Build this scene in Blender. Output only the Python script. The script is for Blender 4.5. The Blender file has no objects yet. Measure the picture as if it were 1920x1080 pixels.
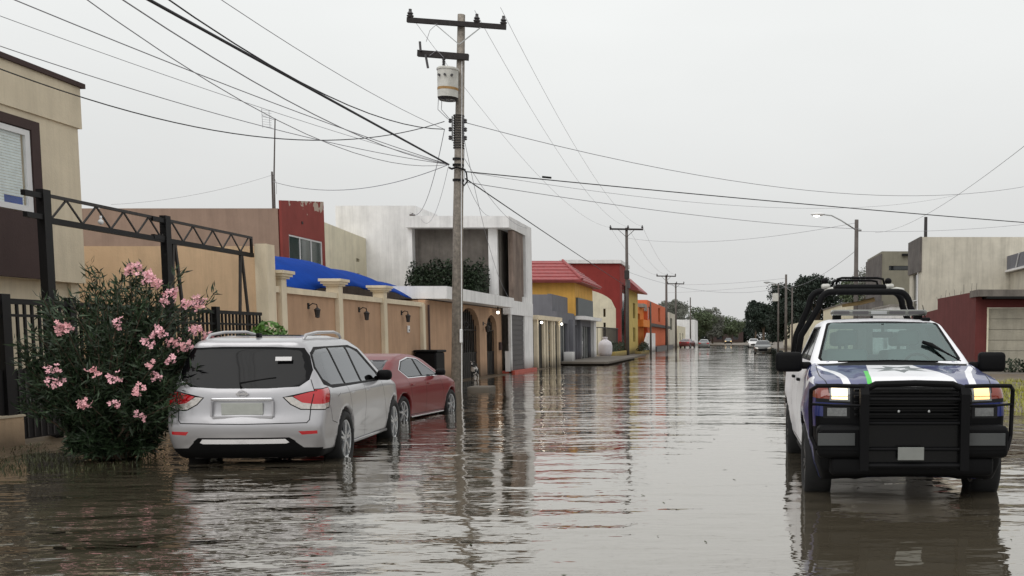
import bpy, bmesh, math, random
import numpy as np
from mathutils import Vector, Matrix
from math import radians, sin, cos, pi, atan, tan, sqrt

random.seed(7)
scene = bpy.context.scene
COL = scene.collection

# ---------------------------------------------------------------- materials
def lin(c):
    return tuple(((v/255)/12.92 if v/255 <= .04045 else ((v/255+.055)/1.055)**2.4) for v in c)

def new_mat(name):
    m = bpy.data.materials.new(name); m.use_nodes = True
    nt = m.node_tree
    for n in list(nt.nodes): nt.nodes.remove(n)
    out = nt.nodes.new('ShaderNodeOutputMaterial')
    return m, nt, out

def N(nt, t, **kw):
    n = nt.nodes.new(t)
    for k, v in kw.items():
        if k.startswith('i_'): n.inputs[k[2:].replace('_', ' ')].default_value = v
        else: setattr(n, k, v)
    return n

def mat(name, col, rough=.6, metal=0., var=.18, scale=3., bump=0., bscale=25., coat=0., spec=.5, streak=0., island=0., emit=None, estr=0., dirt=0.):
    """procedural surface: base colour with noise, optional rain streaks, optional bump. col = sRGB 0-255"""
    m, nt, out = new_mat(name); L = nt.links
    b = N(nt, 'ShaderNodeBsdfPrincipled')
    c = lin(col)
    b.inputs['Roughness'].default_value = rough
    b.inputs['Metallic'].default_value = metal
    b.inputs['Specular IOR Level'].default_value = spec
    if coat: b.inputs['Coat Weight'].default_value = coat; b.inputs['Coat Roughness'].default_value = .05
    tc = N(nt, 'ShaderNodeTexCoord')
    geo = N(nt, 'ShaderNodeNewGeometry')
    no = N(nt, 'ShaderNodeTexNoise'); no.inputs['Scale'].default_value = scale; no.inputs['Detail'].default_value = 6
    no.inputs['Roughness'].default_value = .65
    L.new(geo.outputs['Position'], no.inputs['Vector'])
    ramp = N(nt, 'ShaderNodeMapRange'); ramp.inputs['From Min'].default_value = .3; ramp.inputs['From Max'].default_value = .7
    ramp.inputs['To Min'].default_value = 1-var; ramp.inputs['To Max'].default_value = 1+var*.6
    L.new(no.outputs['Fac'], ramp.inputs['Value'])
    val = ramp.outputs['Result']
    if island:
        mr = N(nt, 'ShaderNodeMapRange'); mr.inputs['To Min'].default_value = 1-island; mr.inputs['To Max'].default_value = 1+island
        L.new(geo.outputs['Random Per Island'], mr.inputs['Value'])
        mu = N(nt, 'ShaderNodeMath', operation='MULTIPLY'); L.new(val, mu.inputs[0]); L.new(mr.outputs['Result'], mu.inputs[1]); val = mu.outputs[0]
    if streak:
        mp = N(nt, 'ShaderNodeMapping'); mp.inputs['Scale'].default_value = (3.2, 3.2, .22)
        L.new(geo.outputs['Position'], mp.inputs['Vector'])
        n2 = N(nt, 'ShaderNodeTexNoise'); n2.inputs['Scale'].default_value = 1.0; n2.inputs['Detail'].default_value = 8; n2.inputs['Roughness'].default_value = .75
        L.new(mp.outputs['Vector'], n2.inputs['Vector'])
        m2 = N(nt, 'ShaderNodeMapRange'); m2.inputs['From Min'].default_value = .45; m2.inputs['From Max'].default_value = .75
        m2.inputs['To Min'].default_value = 1.; m2.inputs['To Max'].default_value = 1-streak
        L.new(n2.outputs['Fac'], m2.inputs['Value'])
        mu = N(nt, 'ShaderNodeMath', operation='MULTIPLY'); L.new(val, mu.inputs[0]); L.new(m2.outputs['Result'], mu.inputs[1]); val = mu.outputs[0]
    mx = N(nt, 'ShaderNodeVectorMath', operation='SCALE'); mx.inputs[0].default_value = c
    L.new(val, mx.inputs['Scale'])
    colout = mx.outputs['Vector']
    if dirt:
        # splashed mud close to the water line
        sx = N(nt, 'ShaderNodeSeparateXYZ'); L.new(geo.outputs['Position'], sx.inputs[0])
        ad = N(nt, 'ShaderNodeMath', operation='MULTIPLY_ADD'); L.new(no.outputs['Fac'], ad.inputs[0]); ad.inputs[1].default_value = -.5; L.new(sx.outputs['Z'], ad.inputs[2])
        md = N(nt, 'ShaderNodeMapRange'); md.inputs['From Min'].default_value = -.2; md.inputs['From Max'].default_value = .45
        md.inputs['To Min'].default_value = dirt; md.inputs['To Max'].default_value = 0
        L.new(ad.outputs[0], md.inputs['Value'])
        mc = N(nt, 'ShaderNodeMix', data_type='RGBA'); L.new(md.outputs['Result'], mc.inputs['Factor'])
        L.new(colout, mc.inputs['A']); mc.inputs['B'].default_value = (.07, .055, .04, 1); colout = mc.outputs['Result']
    L.new(colout, b.inputs['Base Color'])
    if bump:
        n3 = N(nt, 'ShaderNodeTexNoise'); n3.inputs['Scale'].default_value = bscale; n3.inputs['Detail'].default_value = 4
        L.new(geo.outputs['Position'], n3.inputs['Vector'])
        bp = N(nt, 'ShaderNodeBump'); bp.inputs['Strength'].default_value = bump; bp.inputs['Distance'].default_value = .02
        L.new(n3.outputs['Fac'], bp.inputs['Height']); L.new(bp.outputs['Normal'], b.inputs['Normal'])
    if emit:
        b.inputs['Emission Color'].default_value = (*lin(emit), 1); b.inputs['Emission Strength'].default_value = estr
    L.new(b.outputs[0], out.inputs[0])
    return m

def wall(name, col, streak=.25, var=.12, rough=.85, dirt=.8):
    return mat(name, col, rough, var=var, scale=1.3, bump=.25, bscale=30, streak=streak, spec=.25, dirt=dirt)

def glass(name, tint, trans=.6, ior=1.7, gloss=(.95, .97, 1)):
    m, nt, out = new_mat(name); L = nt.links
    tr = N(nt, 'ShaderNodeBsdfTransparent'); tr.inputs['Color'].default_value = (*[t*trans for t in lin(tint)], 1)
    gl = N(nt, 'ShaderNodeBsdfGlossy'); gl.inputs['Roughness'].default_value = .03; gl.inputs['Color'].default_value = (*gloss, 1)
    lw = N(nt, 'ShaderNodeLayerWeight'); lw.inputs['Blend'].default_value = .5
    f0 = ((ior-1)/(ior+1))**2
    pw = N(nt, 'ShaderNodeMath', operation='POWER'); L.new(lw.outputs['Facing'], pw.inputs[0]); pw.inputs[1].default_value = 4.5
    fr = N(nt, 'ShaderNodeMath', operation='MULTIPLY_ADD'); L.new(pw.outputs[0], fr.inputs[0]); fr.inputs[1].default_value = 1-f0; fr.inputs[2].default_value = f0
    mx = N(nt, 'ShaderNodeMixShader'); L.new(fr.outputs[0], mx.inputs[0]); L.new(tr.outputs[0], mx.inputs[1]); L.new(gl.outputs[0], mx.inputs[2])
    L.new(mx.outputs[0], out.inputs[0])
    return m

def carpaint(name, col, metal=.0, rough=.28, var=.04, dirt=.5):
    return mat(name, col, rough, metal=metal, var=var, scale=2, coat=.6, dirt=dirt)

M = {}
def setup_materials():
    M['beige'] = wall('sand_plaster', (224, 211, 186), .16, .09, dirt=0)
    M['brown'] = wall('chocolate_plaster', (76, 62, 60), .12)
    M['tan'] = wall('tan_plaster', (220, 190, 156), .2, .1)
    M['taupe'] = wall('taupe_plaster', (160, 136, 120), .2)
    M['brick_red'] = wall('red_plaster', (136, 66, 60), .15)
    M['cream'] = wall('cream_plaster', (222, 214, 190), .2)
    M['peach'] = wall('peach_plaster', (184, 150, 122), .24, .12)
    M['trimcream'] = wall('cream_trim', (226, 212, 186), .18)
    M['white'] = wall('white_plaster', (234, 233, 232), .24)
    M['concrete'] = wall('raw_concrete', (118, 112, 106), .55, .3)
    M['concrete_brown'] = wall('stained_concrete', (134, 118, 108), .6, .3)
    M['slab'] = wall('concrete_slab', (150, 145, 138), .3, .25)
    M['yellow'] = wall('yellow_plaster', (222, 172, 88), .14)
    M['yellow_pale'] = wall('pale_yellow_plaster', (206, 182, 108), .2)
    M['red'] = wall('bright_red_plaster', (138, 56, 52), .12)
    M['darkred'] = wall('maroon_plaster', (104, 54, 52), .3, .15)
    M['orange'] = wall('orange_plaster', (216, 112, 74), .12)
    M['orange_light'] = wall('amber_plaster', (222, 136, 64), .12)
    M['tile'] = mat('roof_tile', (156, 70, 70), .55, var=.25, scale=4, streak=.2)
    M['greywall'] = wall('grey_plaster', (118, 118, 124), .2)
    M['slate'] = mat('slate_panel', (80, 88, 92), .5)
    M['gh'] = wall('grey_beige_plaster', (205, 199, 184), .3, .14)
    M['olive'] = wall('olive_plaster', (132, 128, 114), .25)
    M['stone'] = wall('stone_cladding', (106, 101, 98), .3, .35)
    M['black'] = mat('black_iron', (15, 14, 15), .5, var=.3, spec=.25)
    M['iron'] = mat('weathered_iron', (44, 40, 38), .6, var=.4, scale=12)
    M['shutter'] = mat('charcoal_shutter', (74, 72, 74), .5, var=.15)
    M['door'] = mat('grey_garage_door', (168, 162, 146), .6, var=.2, scale=2, streak=.3)
    M['frame'] = mat('white_frame', (225, 225, 225), .4, var=.05)
    M['alu'] = mat('aluminium', (170, 172, 172), .4, metal=.6)
    M['pane'] = mat('window_pane', (28, 34, 36), .06, var=.3, spec=.9)
    M['pane_green'] = mat('green_window_pane', (50, 66, 64), .06, var=.3, spec=1.)
    M['blind'] = mat('pale_blinds', (240, 243, 241), .7, var=.12, scale=6)
    M['pole'] = mat('weathered_pole', (150, 142, 132), .9, var=.45, scale=9, streak=.55, bump=.5)
    M['poledark'] = mat('far_pole', (96, 90, 86), .9, var=.3)
    M['arm'] = mat('dark_crossarm', (48, 44, 44), .85, var=.35, scale=10)
    M['ceramic'] = mat('grey_porcelain', (72, 70, 72), .3, var=.2)
    M['tank'] = mat('transformer_paint', (206, 205, 198), .45, var=.2, scale=6, streak=.25)
    M['rust'] = mat('rust', (168, 132, 84), .8, var=.3, scale=8)
    M['wire'] = mat('cable_sheath', (48, 48, 52), .7, var=.1)
    M['wiregrey'] = mat('bare_cable', (150, 150, 156), .7, var=.1)
    M['bluecloth'] = mat('blue_shade_cloth', (16, 62, 148), .9, var=.2, spec=.08, scale=2, bump=.25, bscale=5)
    M['leaf'] = mat('oleander_leaf', (42, 60, 36), .55, var=.35, scale=5, island=.5)
    M['leafdark'] = mat('hedge_leaf', (38, 52, 32), .6, var=.4, scale=3, island=.4)
    M['leafgreen'] = mat('bright_leaf', (84, 122, 50), .5, var=.3, scale=3, island=.35)
    M['treea'] = mat('tree_leaf_dark', (34, 48, 36), .7, var=.45, scale=.9, island=.35)
    M['treeb'] = mat('tree_leaf_mid_hazed', (86, 98, 70), .7, var=.4, scale=.9, island=.35)  # leaf green lightened in the colour in place of distance haze
    M['treec'] = mat('tree_leaf_grey_hazed', (112, 114, 104), .8, var=.3, scale=.9, island=.3)  # paler grey leaves: distance haze is put into the colour here
    M['bark'] = mat('bark', (92, 78, 64), .9, var=.4, scale=8)
    M['petal'] = mat('pink_petal', (236, 178, 186), .6, var=.12, scale=20, island=.14)
    M['petal2'] = mat('faded_petal', (232, 172, 176), .6, var=.15, scale=20, island=.18)
    M['grass'] = mat('grass_blade', (62, 66, 38), .7, var=.4, scale=3, island=.4)
    M['weed'] = mat('yellow_grass_blade', (150, 150, 48), .7, var=.3, scale=3, island=.35)
    M['dirtg'] = mat('wet_soil', (98, 84, 66), .45, var=.4, scale=2.2, bump=.5, bscale=9)
    M['asphalt'] = mat('asphalt', (70, 68, 66), .8, var=.25)
    M['ground'] = mat('far_ground', (104, 100, 84), .9, var=.3, scale=.2)
    M['redkerb'] = mat('red_kerb_paint', (178, 78, 62), .6, var=.3, scale=5)
    M['rubber'] = mat('tyre_rubber', (16, 16, 17), .8, var=.2, scale=10)
    M['rim'] = mat('alloy_rim', (196, 198, 200), .3, metal=.7, var=.1)
    M['rimdark'] = mat('dark_rim', (60, 62, 64), .4, metal=.6)
    M['blackplastic'] = mat('black_plastic', (6, 6, 8), .6, var=.15, spec=.16)
    M['gloss_black'] = mat('gloss_black', (7, 7, 8), .25, spec=.25)
    M['chrome'] = mat('chrome', (215, 215, 218), .15, metal=.95, var=.03)
    M['silver'] = carpaint('silver_paint', (176, 175, 178), metal=.4, rough=.28)
    M['redpaint'] = mat('red_metallic_paint', (112, 8, 18), .4, metal=.1, var=.04, scale=2, coat=.35, dirt=.15, spec=.3)
    M['whitepaint'] = mat('white_paint', (240, 240, 244), .35, var=.03, scale=2, coat=.25, dirt=.3)
    M['bluepaint'] = carpaint('navy_blue_paint', (30, 42, 108), rough=.3, dirt=.3)
    M['greenstripe'] = mat('green_stripe', (70, 200, 70), .35, var=.05)
    M['star'] = mat('grey_star', (104, 110, 112), .4, var=.08)
    M['taillight'] = mat('red_lens', (180, 18, 28), .12, var=.05, coat=.8)
    M['foglens'] = mat('fog_lens', (120, 122, 122), .12, var=.3, scale=30, coat=.8)
    M['clearlens'] = mat('clear_lens', (196, 190, 184), .1, var=.25, scale=30, metal=.3, coat=.8)
    M['amber'] = mat('amber_lens', (120, 38, 16), .15, var=.15, coat=.8)
    M['lit'] = mat('lit_headlight', (255, 236, 206), .3, emit=(255, 222, 170), estr=1.7)
    M['litwarm'] = mat('warm_headlight', (255, 226, 170), .3, emit=(255, 204, 120), estr=1.25)
    M['lamp'] = mat('lit_lamp', (255, 250, 236), .3, emit=(255, 246, 228), estr=7)
    M['plate'] = mat('blank_plate', (120, 122, 118), .5, var=.12, scale=8)
    M['plateL'] = mat('pale_blank_plate', (164, 166, 160), .5, var=.12, scale=8)
    M['gap'] = mat('panel_gap', (14, 14, 16), .8)
    M['sticker'] = mat('paper_sticker', (214, 212, 212), .6, var=.1)
    M['glass_dark'] = mat('privacy_glass', (12, 12, 14), .06, var=.1, spec=.2)
    M['glass_side'] = glass('tinted_side_glass', (150, 158, 156), .5, 1.9)
    M['glass_ws'] = glass('windscreen_glass', (206, 226, 224), .85, 2.6, (.78, .95, .93))
    M['seat'] = mat('seat_fabric', (66, 68, 72), .9, var=.15)
    M['cabin'] = mat('cabin_lining', (136, 150, 148), .9, var=.1)
    M['carwhite'] = carpaint('plain_white_paint', (214, 214, 214))
    M['cargrey'] = carpaint('plain_grey_paint', (110, 112, 112))
    M['cardark'] = carpaint('plain_dark_paint', (36, 40, 38))
    M['carmaroon'] = carpaint('plain_maroon_paint', (110, 44, 46))
    M['tankwhite'] = mat('white_plastic_jar', (214, 210, 214), .4, var=.08, scale=5)
    M['gold'] = mat('tan_canvas', (150, 126, 84), .8)

# ---------------------------------------------------------------- mesh builder
class MB:
    def __init__(s): s.v = []; s.f = []; s.m = []; s.mi = 0
    def add(s, vs, fs):
        n = len(s.v); s.v += [tuple(v) for v in vs]
        for f in fs: s.f.append(tuple(i+n for i in f)); s.m.append(s.mi)
        return s
    def quad(s, a, b, c, d): return s.add([a, b, c, d], [(0, 1, 2, 3)])
    def box(s, x0, x1, y0, y1, z0, z1):
        x0, x1 = min(x0, x1), max(x0, x1); y0, y1 = min(y0, y1), max(y0, y1)
        v = [(x0, y0, z0), (x1, y0, z0), (x1, y1, z0), (x0, y1, z0), (x0, y0, z1), (x1, y0, z1), (x1, y1, z1), (x0, y1, z1)]
        return s.add(v, [(0, 3, 2, 1), (4, 5, 6, 7), (0, 1, 5, 4), (1, 2, 6, 5), (2, 3, 7, 6), (3, 0, 4, 7)])
    def bar(s, p, q, w, h=None, up=(0, 0, 1)):
        h = h or w; p = Vector(p); q = Vector(q); d = (q-p).normalized(); u = Vector(up)
        if abs(d.dot(u)) > .98: u = Vector((1, 0, 0))
        a = d.cross(u).normalized()*w/2; b = a.cross(d).normalized()*h/2
        vs = [p-a-b, p+a-b, p+a+b, p-a+b, q-a-b, q+a-b, q+a+b, q-a+b]
        return s.add(vs, [(0, 1, 2, 3), (7, 6, 5, 4), (0, 4, 5, 1), (1, 5, 6, 2), (2, 6, 7, 3), (3, 7, 4, 0)])
    def tube(s, pts, r, n=8, cap=True):
        pts = [Vector(p) for p in pts]; k = len(pts)
        rs = r if isinstance(r, (list, tuple)) else [r]*k
        vs = []; fs = []; prev = None
        for i, p in enumerate(pts):
            d = (pts[min(i+1, k-1)]-pts[max(i-1, 0)]).normalized()
            if prev is None:
                u = Vector((0, 0, 1)) if abs(d.z) < .9 else Vector((1, 0, 0))
                a = d.cross(u).normalized()
            else:
                a = (prev - d*prev.dot(d)).normalized()
            prev = a; b = d.cross(a)
            for j in range(n):
                t = 2*pi*j/n; vs.append(p+a*cos(t)*rs[i]+b*sin(t)*rs[i])
        for i in range(k-1):
            for j in range(n):
                fs.append((i*n+j, i*n+(j+1) % n, (i+1)*n+(j+1) % n, (i+1)*n+j))
        if cap: fs += [tuple(range(n-1, -1, -1)), tuple((k-1)*n+j for j in range(n))]
        return s.add(vs, fs)
    def cyl(s, x, y, z0, z1, r0, r1=None, n=12): return s.tube([(x, y, z0), (x, y, z1)], [r0, r1 if r1 is not None else r0], n)
    def lathe(s, prof, n, mtx=Matrix.Identity(4), closed=False):
        """prof: (r, h) pairs revolved round local z"""
        vs = []; fs = []; k = len(prof)
        for r, h in prof:
            for j in range(n):
                t = 2*pi*j/n; vs.append(mtx @ Vector((r*cos(t), r*sin(t), h)))
        for i in range(k-1+(1 if closed else 0)):
            i2 = (i+1) % k
            for j in range(n): fs.append((i*n+j, i*n+(j+1) % n, i2*n+(j+1) % n, i2*n+j))
        return s.add(vs, fs)
    def prism(s, poly, axis, a, b):
        """poly 2-D extruded from a to b along axis: x -> (y,z), y -> (x,z), z -> (x,y)"""
        def e(p, t):
            if axis == 'x': return (t, p[0], p[1])
            if axis == 'y': return (p[0], t, p[1])
            return (p[0], p[1], t)
        n = len(poly); vs = [e(p, a) for p in poly]+[e(p, b) for p in poly]
        fs = [tuple(range(n)), tuple(range(2*n-1, n-1, -1))]+[(i, i+n, (i+1) % n+n, (i+1) % n) for i in range(n)]
        return s.add(vs, fs)
    def ball(s, c, r, n=10, m=7, jit=0, rng=random):
        rx, ry, rz = r if isinstance(r, (list, tuple)) else (r, r, r)
        vs = []; fs = []
        for i in range(m+1):
            ph = pi*i/m
            for j in range(n):
                t = 2*pi*j/n; q = 1+(rng.uniform(-jit, jit) if jit else 0)
                vs.append((c[0]+rx*sin(ph)*cos(t)*q, c[1]+ry*sin(ph)*sin(t)*q, c[2]+rz*cos(ph)*q))
        for i in range(m):
            for j in range(n): fs.append((i*n+j, (i+1)*n+j, (i+1)*n+(j+1) % n, i*n+(j+1) % n))
        return s.add(vs, fs)
    def wall(s, axis, c0, c1, a0, a1, z0, z1, holes=()):
        """slab wall with rectangular holes (a0,a1,z0,z1). axis x: runs along y at x=c0..c1; axis y: runs along x"""
        A = sorted({a0, a1}|{min(max(h[i], a0), a1) for h in holes for i in (0, 1)})
        Z = sorted({z0, z1}|{min(max(h[i], z0), z1) for h in holes for i in (2, 3)})
        def solid(i, j):
            if i < 0 or j < 0 or i >= len(A)-1 or j >= len(Z)-1: return False
            a = (A[i]+A[i+1])/2; z = (Z[j]+Z[j+1])/2
            return not any(h[0] < a < h[1] and h[2] < z < h[3] for h in holes)
        def P(a, c, z): return (c, a, z) if axis == 'x' else (a, c, z)
        for i in range(len(A)-1):
            for j in range(len(Z)-1):
                if not solid(i, j): continue
                a, b, z, w = A[i], A[i+1], Z[j], Z[j+1]
                s.quad(P(a, c0, z), P(b, c0, z), P(b, c0, w), P(a, c0, w)); s.quad(P(a, c1, z), P(a, c1, w), P(b, c1, w), P(b, c1, z))
                if not solid(i-1, j): s.quad(P(a, c0, z), P(a, c0, w), P(a, c1, w), P(a, c1, z))
                if not solid(i+1, j): s.quad(P(b, c0, z), P(b, c1, z), P(b, c1, w), P(b, c0, w))
                if not solid(i, j-1): s.quad(P(a, c0, z), P(a, c1, z), P(b, c1, z), P(b, c0, z))
                if not solid(i, j+1): s.quad(P(a, c0, w), P(b, c0, w), P(b, c1, w), P(a, c1, w))
        return s
    def leaves(s, pts, size, asp=.5, rng=random, droop=0., up=None):
        for p in pts:
            p = Vector(p); d = Vector((rng.gauss(0, 1), rng.gauss(0, 1), rng.gauss(0, 1)-droop))
            if up: d = d*up[0]+(p-Vector(up[1])).normalized()*up[2]
            if d.length < .01: d = Vector((0, 0, 1))
            d.normalize()
            q = Vector((rng.gauss(0, 1), rng.gauss(0, 1), rng.gauss(0, 1))); w = d.cross(q)
            if w.length < .01: continue
            w.normalize(); l = size*rng.uniform(.7, 1.3); a = w*l*asp/2
            s.add([p-d*l/2, p+a, p+d*l/2, p-a], [(0, 1, 2, 3)])
        return s
    def build(s, name, mats, parent=None, smooth=False, loc=None, normals=True, raw=False):
        if not isinstance(mats, (list, tuple)): mats = [mats]
        off = Vector((0, 0, 0)); f = None
        if parent is not None and parent.get('_w'): f = mapper(parent); off = Vector(parent['_o'])
        elif parent is None and loc is not None:
            if raw: off = Vector(loc)
            else: q = TA(loc[0], loc[1]); dx, dy = q[0]-loc[0], q[1]-loc[1]; f = lambda x, y: (x+dx, y+dy); off = Vector((q[0], q[1], loc[2]))
            loc = tuple(off)
        elif parent is None: f = TA
        if f: s.v = [(*f(v[0], v[1]), v[2]) for v in s.v]
        me = bpy.data.meshes.new(name)
        me.from_pydata([(v[0]-off.x, v[1]-off.y, v[2]-off.z) for v in s.v], [], s.f)
        for m_ in mats: me.materials.append(m_)
        me.polygons.foreach_set('material_index', s.m)
        if smooth: me.polygons.foreach_set('use_smooth', [True]*len(s.f))
        me.update()
        if normals and len(s.f) < 30000:
            bm = bmesh.new(); bm.from_mesh(me); bmesh.ops.recalc_face_normals(bm, faces=bm.faces); bm.to_mesh(me); bm.free()
        o = bpy.data.objects.new(name, me); COL.objects.link(o)
        if parent is not None:
            o.parent = parent
            if parent.type == 'MESH': o.location = (0, 0, 0)
        elif loc is not None: o.location = loc
        if parent is not None and parent.get('_w'):
            for k in ('_w', '_o', '_m'): o[k] = parent[k]
        return o

# Survey frame -> street frame. Positions below were taken off in a survey frame skewed against the street;
# TA turns a survey point into the street's own metres. Buildings keep square corners (their walls stay
# parallel and at right angles to the street), small things are moved rigidly.
def TA(x, y): return (1.0372*x, 1.2856*y-.3537*x)
SQUARE = {'house', 'gate', 'fence', 'frame', 'wall', 'garage', 'carport', 'slab', 'step', 'planter', 'kerb', 'canopy', 'driveway', 'hedge', 'shrub bed'}
def mapper(o):
    mode, xr, yc, ax, ay = o['_m']
    if mode:
        k = 1+.3537*xr/(1.2856*yc-.3537*xr)
        return lambda x, y: (1.0372*(xr+(x-xr)*k), 1.2856*y-.3537*xr)
    q = TA(ax, ay); dx, dy = q[0]-ax, q[1]-ay
    return lambda x, y: (x+dx, y+dy)
def thing(name, label, cat, loc=(0, 0, 0), rz=0., group=None, xr=None):
    o = bpy.data.objects.new(name, None); o.empty_display_size = .3; COL.objects.link(o)
    o.location = loc; o.rotation_euler = (0, 0, rz); o['label'] = label; o['category'] = cat
    if group: o['group'] = group
    if rz == 0:
        o['_w'] = [1.0]; o['_m'] = [1.0 if cat in SQUARE or xr is not None else 0.0, float(loc[0] if xr is None else xr), float(loc[1]), float(loc[0]), float(loc[1])]
        q = mapper(o)(loc[0], loc[1]); o.location = (q[0], q[1], loc[2]); o['_o'] = [q[0], q[1], loc[2]]
    return o
def tag(o, label, cat, group=None):
    o['label'] = label; o['category'] = cat
    if group: o['group'] = group
    return o
def struct(o, kind='structure', label=None):
    o['kind'] = kind
    return o
def dup(root, loc, rz, label, group=None):
    r = root.copy(); COL.objects.link(r); r.location = loc; r.rotation_euler = (0, 0, rz); r['label'] = label
    if group: r['group'] = group
    for ch in list(root.children):
        c = ch.copy(); COL.objects.link(c); c.parent = r
        for g in ch.children:
            d = g.copy(); COL.objects.link(d); d.parent = c
    return r
# ---------------------------------------------------------------- implicit car bodies
def sd_poly(px, pz, poly):
    d = np.full(px.shape, 1e9); s = np.ones(px.shape)
    n = len(poly)
    for i in range(n):
        ax, az = poly[i]; bx, bz = poly[i-1]
        ex, ez = bx-ax, bz-az; wx, wz = px-ax, pz-az
        t = np.clip((wx*ex+wz*ez)/(ex*ex+ez*ez+1e-12), 0, 1)
        d = np.minimum(d, (wx-ex*t)**2+(wz-ez*t)**2)
        c1 = pz >= az; c2 = pz < bz; c3 = ex*wz > ez*wx
        fl = (c1 & c2 & c3) | (~c1 & ~c2 & ~c3)
        s = np.where(fl, -s, s)
    return s*np.sqrt(d)

class Table:
    def __init__(s, poly, blur=.04, h=.01):
        s.h = h; xs = [p[0] for p in poly]; zs = [p[1] for p in poly]
        s.x0 = min(xs)-.5; s.z0 = min(zs)-.5
        X, Z = np.meshgrid(np.arange(s.x0, max(xs)+.5, h), np.arange(s.z0, max(zs)+.5, h), indexing='ij')
        T = sd_poly(X, Z, poly)
        k = int(3*blur/h); g = np.exp(-.5*(np.arange(-k, k+1)*h/blur)**2); g /= g.sum()
        T = np.pad(T, k, mode='edge')
        T = np.apply_along_axis(lambda a: np.convolve(a, g, 'valid'), 0, T)
        T = np.apply_along_axis(lambda a: np.convolve(a, g, 'valid'), 1, T)
        s.T = T
    def __call__(s, x, z):
        u = np.clip((x-s.x0)/s.h, 0, s.T.shape[0]-1.001); v = np.clip((z-s.z0)/s.h, 0, s.T.shape[1]-1.001)
        i = u.astype(int); j = v.astype(int); a = u-i; b = v-j; T = s.T
        return (T[i, j]*(1-a)+T[i+1, j]*a)*(1-b)+(T[i, j+1]*(1-a)+T[i+1, j+1]*a)*b

def smax(a, b, k):
    h = np.clip(.5+.5*(a-b)/k, 0, 1)
    return b*(1-h)+a*h+k*h*(1-h)
def smin(a, b, k): return -smax(-a, -b, k)

def surfnet(field, lo, hi, h):
    ax = [np.arange(lo[i], hi[i]+h, h) for i in range(3)]
    X, Y, Z = np.meshgrid(*ax, indexing='ij'); F = field(X, Y, Z)
    S = F < 0; nx, ny, nz = F.shape
    acc = np.zeros((nx-1, ny-1, nz-1, 3)); cnt = np.zeros((nx-1, ny-1, nz-1))
    cs = [(i, j, k) for i in (0, 1) for j in (0, 1) for k in (0, 1)]
    sl = lambda c: F[c[0]:nx-1+c[0], c[1]:ny-1+c[1], c[2]:nz-1+c[2]]
    for a in cs:
        for b in cs:
            if a < b and sum(abs(p-q) for p, q in zip(a, b)) == 1:
                fa, fb = sl(a), sl(b); m = (fa < 0) != (fb < 0)
                t = np.where(m, fa/np.where(m, fa-fb, 1), 0)
                for q in range(3): acc[..., q] += np.where(m, a[q]+t*(b[q]-a[q]), 0)
                cnt += m
    act = cnt > 0; idx = -np.ones(cnt.shape, int); idx[act] = np.arange(act.sum())
    ii = np.argwhere(act); V = (acc[act]/cnt[act][:, None]+ii)*h+np.array(lo)
    faces = []
    def emit(m, c4, flip):
        p = np.argwhere(m)
        if not len(p): return
        q = np.stack([idx[p[:, 0]+c[0], p[:, 1]+c[1], p[:, 2]+c[2]] for c in c4], 1)
        fl = flip[m]
        q[fl] = q[fl][:, ::-1]; faces.append(q[(q >= 0).all(1)])
    m = np.zeros_like(act); e = S[:-1, :-1, :-1] != S[1:, :-1, :-1]; m[:, 1:, 1:] = e[:, 1:, 1:]
    emit(m, [(0, -1, -1), (0, 0, -1), (0, 0, 0), (0, -1, 0)], S[1:, :-1, :-1])
    m = np.zeros_like(act); e = S[:-1, :-1, :-1] != S[:-1, 1:, :-1]; m[1:, :, 1:] = e[1:, :, 1:]
    emit(m, [(-1, 0, -1), (-1, 0, 0), (0, 0, 0), (0, 0, -1)], S[:-1, 1:, :-1])
    m = np.zeros_like(act); e = S[:-1, :-1, :-1] != S[:-1, :-1, 1:]; m[1:, 1:, :] = e[1:, 1:, :]
    emit(m, [(-1, -1, 0), (0, -1, 0), (0, 0, 0), (-1, 0, 0)], S[:-1, :-1, 1:])
    for _ in range(3):
        e = .004; f0 = field(V[:, 0], V[:, 1], V[:, 2])
        g = np.stack([(field(V[:, 0]+e*(q == 0), V[:, 1]+e*(q == 1), V[:, 2]+e*(q == 2))-field(V[:, 0]-e*(q == 0), V[:, 1]-e*(q == 1), V[:, 2]-e*(q == 2)))/(2*e) for q in range(3)], 1)
        n2 = (g*g).sum(1)+1e-6
        st = (f0/n2)[:, None]*g; ln = np.linalg.norm(st, axis=1)[:, None]
        V = V-st*np.minimum(1, h*.5/np.maximum(ln, 1e-9))
    return V, np.concatenate(faces)

def pip(p, poly):
    r = False; n = len(poly)
    for i in range(n):
        a = poly[i]; b = poly[i-1]
        if (a[1] > p[1]) != (b[1] > p[1]) and p[0] < (b[0]-a[0])*(p[1]-a[1])/(b[1]-a[1])+a[0]: r = not r
    return r

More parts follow.
